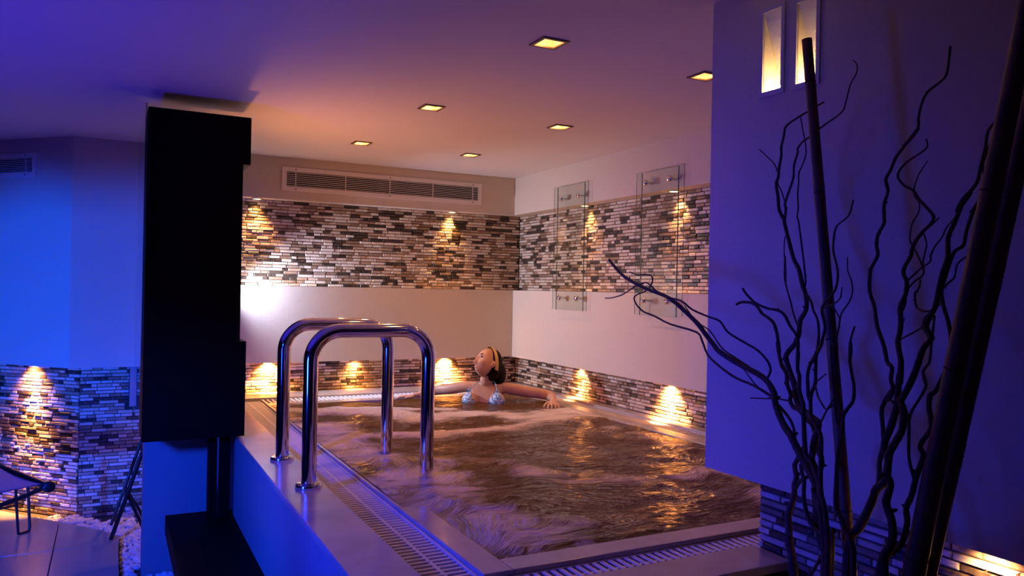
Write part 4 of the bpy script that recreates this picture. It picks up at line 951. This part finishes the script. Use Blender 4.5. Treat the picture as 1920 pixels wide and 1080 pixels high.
# ------------------------------------------------------------------ the bather
Rv = Vector((0.9022, -0.4313, 0)); Fv = Vector((0.4313, 0.9022, 0)); Zv = Vector((0, 0, 1)); O = Vector((2.5015, 5.2328, 0))
def W(r, f, z): return O + Rv * r + Fv * f + Zv * z


def skin_chain(chains, sub=2):
    """chains: list of lists of ((r,f,z), radius); the first vertex of later chains may equal an earlier one"""
    vs, rad, es, key = [], [], [], {}
    for ch in chains:
        prev = None
        for p, r_ in ch:
            k = tuple(round(c, 4) for c in p)
            if k not in key:
                key[k] = len(vs); vs.append(W(*p)); rad.append(r_)
            if prev is not None and prev != key[k]: es.append((prev, key[k]))
            prev = key[k]
    me = bpy.data.meshes.new('tmp'); me.from_pydata(vs, es, [])
    o = bpy.data.objects.new('tmp', me); col.objects.link(o)
    sm = o.modifiers.new('s', 'SKIN'); sm.use_smooth_shade = True
    lay = me.skin_vertices[0].data if len(me.skin_vertices) else None
    if lay is None:
        bm = bmesh.new(); bm.from_mesh(me); bm.verts.layers.skin.verify(); bm.to_mesh(me); bm.free(); lay = me.skin_vertices[0].data
    for i, r_ in enumerate(rad):
        rr_ = r_ if isinstance(r_, tuple) else (r_, r_)
        lay[i].radius = rr_
    lay[0].use_root = True
    ss = o.modifiers.new('u', 'SUBSURF'); ss.levels = sub
    bpy.context.view_layer.update()
    ev = o.evaluated_get(bpy.context.evaluated_depsgraph_get())
    m2 = bpy.data.meshes.new_from_object(ev)
    bpy.data.objects.remove(o)
    return m2


pelv = (0.06, 0.02, 0.44)
chest = (0.022, 0.03, 0.70)
uch = (0.016, 0.045, 0.80)
torso = skin_chain([
    [(pelv, (0.15, 0.10)), ((0.04, 0.03, 0.56), (0.115, 0.085)), (chest, (0.125, 0.085)), (uch, (0.115, 0.07)), ((0.010, 0.045, 0.862), (0.06, 0.05)), ((0.010, 0.03, 0.892), (0.054, 0.052)), ((0.018, 0.012, 0.945), (0.055, 0.052)), ((0.016, 0.0, 0.99), 0.055)],
    [(uch, 0.07), ((-0.09, 0.055, 0.845), 0.045), ((-0.150, 0.06, 0.845), 0.047), ((-0.26, 0.10, 0.818), 0.045), ((-0.374, 0.16, 0.800), 0.041), ((-0.45, 0.15, 0.780), 0.036), ((-0.515, 0.12, 0.766), 0.022), ((-0.55, 0.105, 0.763), (0.024, 0.014)), ((-0.585, 0.09, 0.758), (0.026, 0.012))],
    [(uch, 0.07), ((0.12, 0.055, 0.842), 0.045), ((0.184, 0.055, 0.835), 0.048), ((0.31, 0.04, 0.814), 0.046), ((0.445, 0.015, 0.800), 0.042), ((0.487, -0.06, 0.796), 0.041), ((0.498, -0.14, 0.791), 0.032), ((0.499, -0.195, 0.788), 0.022), ((0.496, -0.235, 0.778), (0.034, 0.014)), ((0.493, -0.265, 0.766), (0.038, 0.012))],
    [(pelv, (0.14, 0.1)), ((-0.03, -0.02, 0.42), 0.085), ((-0.10, -0.42, 0.46), 0.062), ((-0.11, -0.45, 0.36), 0.055), ((-0.12, -0.50, 0.14), 0.040), ((-0.12, -0.56, 0.085), 0.03)],
    [(pelv, (0.14, 0.1)), ((0.15, -0.02, 0.42), 0.085), ((0.16, -0.42, 0.46), 0.062), ((0.16, -0.45, 0.36), 0.055), ((0.16, -0.50, 0.14), 0.040), ((0.16, -0.56, 0.085), 0.03)],
], 2)
parts = [torso]
# fingers, each its own chain rooted in the palm
for k, (dx, ln, out_) in enumerate(((-0.036, 0.92, 0.0), (-0.012, 1.0, 0.003), (0.012, 0.97, 0.002), (0.035, 0.80, -0.003))):
    b = (0.494 + dx * 0.8, -0.255, 0.768)
    parts.append(skin_chain([[(b, 0.0102), ((0.494 + dx, -0.278 - out_, 0.763), 0.0102), ((0.493 + dx * 1.1, -0.296 - out_, 0.748), 0.0096), ((0.492 + dx * 1.12, -0.298 - out_, 0.748 - 0.022 * ln), 0.0090), ((0.492 + dx * 1.1, -0.292, 0.748 - 0.036 * ln), 0.0078)]], 1))
    b2 = (-0.575, 0.095 + dx * 0.7, 0.758)
    parts.append(skin_chain([[(b2, 0.0085), ((-0.61 * 1, 0.082 + dx, 0.760), 0.0085), ((-0.638 - 0.008 * ln, 0.072 + dx * 1.1, 0.756), 0.008), ((-0.645 - 0.02 * ln, 0.068 + dx * 1.1, 0.750), 0.007)]], 1))
parts.append(skin_chain([[((0.468, -0.222, 0.777), 0.012), ((0.444, -0.240, 0.766), 0.011), ((0.430, -0.262, 0.755), 0.0095), ((0.426, -0.278, 0.742), 0.008)]], 1))
parts.append(skin_chain([[((-0.535, 0.085, 0.762), 0.011), ((-0.556, 0.056, 0.758), 0.0105), ((-0.585, 0.040, 0.754), 0.009), ((-0.602, 0.036, 0.751), 0.0075)]], 1))
# breasts
for r_, f_, z_ in ((-0.108, -0.042, 0.752), (0.095, -0.042, 0.752)):
    bm = bmesh.new(); bmesh.ops.create_uvsphere(bm, u_segments=24, v_segments=16, radius=1)
    me = bpy.data.meshes.new('b'); bm.to_mesh(me); bm.free()
    me.transform(Matrix.Translation(W(r_, f_, z_)) @ Matrix.Diagonal((0.058, 0.062, 0.060, 1)))
    parts.append(me)
# head in its own frame: x = her right, y = face forward, z = crown
HC = W(0.012, -0.015, 1.030)
Fh = (Rv * -0.80 + Fv * -0.46 + Zv * 0.40).normalized()
Uh = (Zv - Fh * Zv.dot(Fh)).normalized()
Uh = (Uh + Fh.cross(Uh) * 0.10).normalized()
Xh = Fh.cross(Uh).normalized()
MH = Matrix((Xh, Fh, Uh)).transposed().to_4x4(); MH.translation = HC
G = lambda d, s: math.exp(-(d / s) ** 2)
bm = bmesh.new(); bmesh.ops.create_uvsphere(bm, u_segments=96, v_segments=72, radius=1)
for v in bm.verts:
    x, y, z = v.co
    w = 0.075 * (1 - 0.36 * max(0, -z - 0.1) ** 1.2)
    X, Y, Z = x * w, y * 0.092, z * 0.112
    if y < 0 and z < -0.1: Y *= 1 - 0.75 * min(1, (-z - 0.1) / 0.7)
    if y > 0:
        Y *= 1 - 0.10 * abs(x) ** 2
        Y += y * (0.021 * G(Z + 0.086, 0.026) * G(X, 0.030)                     # chin
                  + 0.004 * G(Z - 0.035, 0.012) * G(abs(X) - 0.025, 0.025)      # brow
                  - 0.011 * G(Z - 0.014, 0.014) * G(abs(X) - 0.031, 0.015)      # eye sockets
                  + 0.007 * G(Z + 0.024, 0.024) * G(abs(X) - 0.042, 0.022)      # cheeks
                  + 0.006 * G(Z + 0.058, 0.014) * G(X, 0.022))                  # mouth
        t_ = min(1, max(0, (0.022 - Z) / 0.052))
        if Z > -0.040: Y += y * (0.006 + 0.019 * t_) * G(X, 0.0075 + 0.006 * t_) * (1 if Z < 0.022 else G(Z - 0.022, 0.012))
        else: Y += y * 0.025 * G(X, 0.012) * G(Z + 0.038, 0.0065)
    v.co = (X, Y, Z)
for sx in (-1, 1):   # ears
    r_ = bmesh.ops.create_uvsphere(bm, u_segments=16, v_segments=12, radius=1)
    for v in r_['verts']:
        c = v.co.copy()
        v.co = (sx * (0.079 + 0.010 * c.x * sx + 0.004 * abs(c.y)), -0.010 + 0.017 * c.y - 0.004 * c.z, -0.008 + 0.029 * c.z * (1 if c.z > 0 else 0.9))
# jaw to neck mass
me = bpy.data.meshes.new('h'); bm.to_mesh(me); bm.free(); me.transform(MH); parts.append(me)
bm = bmesh.new()
for me in parts: bm.from_mesh(me)
me = bpy.data.meshes.new('body'); bm.to_mesh(me); bm.free()
tmp = bpy.data.objects.new('tmp', me); col.objects.link(tmp)
rm = tmp.modifiers.new('r', 'REMESH'); rm.mode = 'VOXEL'; rm.voxel_size = 0.0036; rm.use_smooth_shade = True
sm = tmp.modifiers.new('s', 'SMOOTH'); sm.factor = 0.5; sm.iterations = 5
bpy.context.view_layer.update()
bodym = bpy.data.meshes.new_from_object(tmp.evaluated_get(bpy.context.evaluated_depsgraph_get()))
bpy.data.objects.remove(tmp)
bodym.materials.clear(); bodym.materials.append(M_skin)
woman = empty('person', W(0.06, 0.02, 0.34), 'woman in floral bikini top and yellow headband gazing up in the pool corner', 'person')
put('body', bodym, woman, None, True)


def shell(name, mt, test, off, parent, solid=0.0):
    bm = bmesh.new(); bm.from_mesh(bodym); bm.normal_update()
    bmesh.ops.delete(bm, geom=[f for f in bm.faces if not test(f.calc_center_median())], context='FACES')
    for v in bm.verts: v.co += v.normal * off
    me = bpy.data.meshes.new(name); bm.to_mesh(me); bm.free(); me.materials.clear(); me.materials.append(mt)
    return put(name, me, parent, None, True)


def in_tri(p, T):
    s = [(T[(i + 1) % 3][0] - T[i][0]) * (p[1] - T[i][1]) - (T[(i + 1) % 3][1] - T[i][1]) * (p[0] - T[i][0]) for i in range(3)]
    return all(x > 0 for x in s) or all(x < 0 for x in s)


def rfz(c):
    d = c - O
    return d.dot(Rv), d.dot(Fv), c.z


for T in (((-0.122, 0.842), (-0.215, 0.69), (-0.045, 0.69)), ((0.090, 0.842), (-0.015, 0.69), (0.186, 0.69))):
    shell('bikini_cup', M_floral, lambda c, T=T: (lambda a: a[1] < 0.03 and in_tri((a[0], a[2]), T))(rfz(c)), 0.0035, woman)
for a, b, c in (((-0.120, -0.098, 0.832), (-0.088, -0.048, 0.862), (-0.048, 0.0, 0.885)), ((0.088, -0.098, 0.832), (0.083, -0.042, 0.866), (0.062, 0.005, 0.895))):
    q = MB(); q.tube(spline([W(*a), W(*b), W(*c), W(c[0] * 0.7, c[1] + 0.05, c[2] + 0.012)]), 0.0034, 8); q.build('bikini_strap', M_floral, woman, smooth=True)
# hair
bm = bmesh.new()
def ell(cx, cy, cz, a, b, c, M_=None):
    r_ = bmesh.ops.create_uvsphere(bm, u_segments=32, v_segments=24, radius=1)
    for v in r_['verts']:
        p = Vector((cx + a * v.co.x, cy + b * v.co.y, cz + c * v.co.z))
        v.co = M_ @ p if M_ else p
ell(0, -0.026, 0.016, 0.0775, 0.088, 0.106, MH)
ell(0, -0.070, -0.03, 0.066, 0.050, 0.085, MH)
me1 = W(0.098, 0.055, 0.945)
ell(me1.x, me1.y, me1.z, 0.060, 0.062, 0.090)
me1 = W(0.100, 0.075, 0.885)
ell(me1.x, me1.y, me1.z, 0.050, 0.05, 0.062)
me = bpy.data.meshes.new('hair'); bm.to_mesh(me); bm.free()
tmp = bpy.data.objects.new('tmp', me); col.objects.link(tmp)
rm = tmp.modifiers.new('r', 'REMESH'); rm.mode = 'VOXEL'; rm.voxel_size = 0.004
sm = tmp.modifiers.new('s', 'SMOOTH'); sm.factor = 0.5; sm.iterations = 6
bpy.context.view_layer.update()
hm = bpy.data.meshes.new_from_object(tmp.evaluated_get(bpy.context.evaluated_depsgraph_get())); bpy.data.objects.remove(tmp)
hm.materials.clear(); hm.materials.append(M_hair)
put('hair', hm, woman, None, True)
q = MB(); vs = []; n = 40
for i in range(n + 1):
    a = R(-28) + R(236) * i / n
    for wdt, up in ((-0.016, 0.0), (-0.013, 0.003), (0.013, 0.003), (0.016, 0.0)):
        cx, cz = (0.0785 + up) * math.cos(a), 0.016 + (0.1075 + up) * math.sin(a)
        vs.append(MH @ Vector((cx, -0.034 + wdt + 0.044 * math.sin(a), cz)))
q.add(vs, [(4 * i + k, 4 * i + k + 1, 4 * i + k + 5, 4 * i + k + 4) for i in range(n) for k in range(3)])
o = q.build('headband', M_band, woman, smooth=True); o['label'] = 'yellow fabric headband'
for sx in (-1, 1):
    q = MB(); q.lathe([(0.0, -0.015), (0.0098, -0.0115), (0.015, 0), (0.0098, 0.0115), (0, 0.015)], (sx * 0.031, 0.0650, 0.015), 'y', 16)
    me = q.mesh('eye'); me.transform(MH); e = put('eye', me, woman, M_eye, True)
    q = MB(); q.lathe([(0.0, 0.003), (0.0065, 0.002), (0.0075, -0.001)], (sx * 0.032 , 0.0785, 0.0185), 'y', 14)
    me = q.mesh('iris'); me.transform(MH); put('iris', me, e, M_iris, True)
    q = MB(); q.tube([MH @ Vector((sx * xx, yy_, zz)) for xx, yy_, zz in ((0.014, 0.0870, 0.036), (0.025, 0.0855, 0.042), (0.038, 0.0780, 0.041))], [0.002, 0.003, 0.0015], 6)
    q.build('eyebrow', M_hair, woman, smooth=True)
    q = MB(); q.tube([MH @ Vector((sx * xx, yy_, zz)) for xx, yy_, zz in ((0.019, 0.0765, 0.0195), (0.025, 0.0800, 0.0255), (0.034, 0.0785, 0.0260), (0.040, 0.0745, 0.022))], [0.0012, 0.0022, 0.0020, 0.0010], 6)
    q.build('eyelashes', M_hair, woman, smooth=True)
q = MB()
q.tube([MH @ Vector(p) for p in ((-0.023, 0.0745, -0.0560), (-0.012, 0.0838, -0.0540), (-0.004, 0.0872, -0.0525), (0.0, 0.0866, -0.0535), (0.004, 0.0872, -0.0525), (0.012, 0.0838, -0.0540), (0.023, 0.0745, -0.0560))], [0.001, 0.0038, 0.0044, 0.0042, 0.0044, 0.0038, 0.001], 8)
q.tube([MH @ Vector(p) for p in ((-0.021, 0.0750, -0.0575), (-0.010, 0.0845, -0.0612), (0.0, 0.0870, -0.0625), (0.010, 0.0845, -0.0612), (0.021, 0.0750, -0.0575))], [0.001, 0.0044, 0.0052, 0.0044, 0.001], 8)
q.build('lips', M_lips, woman, smooth=True)
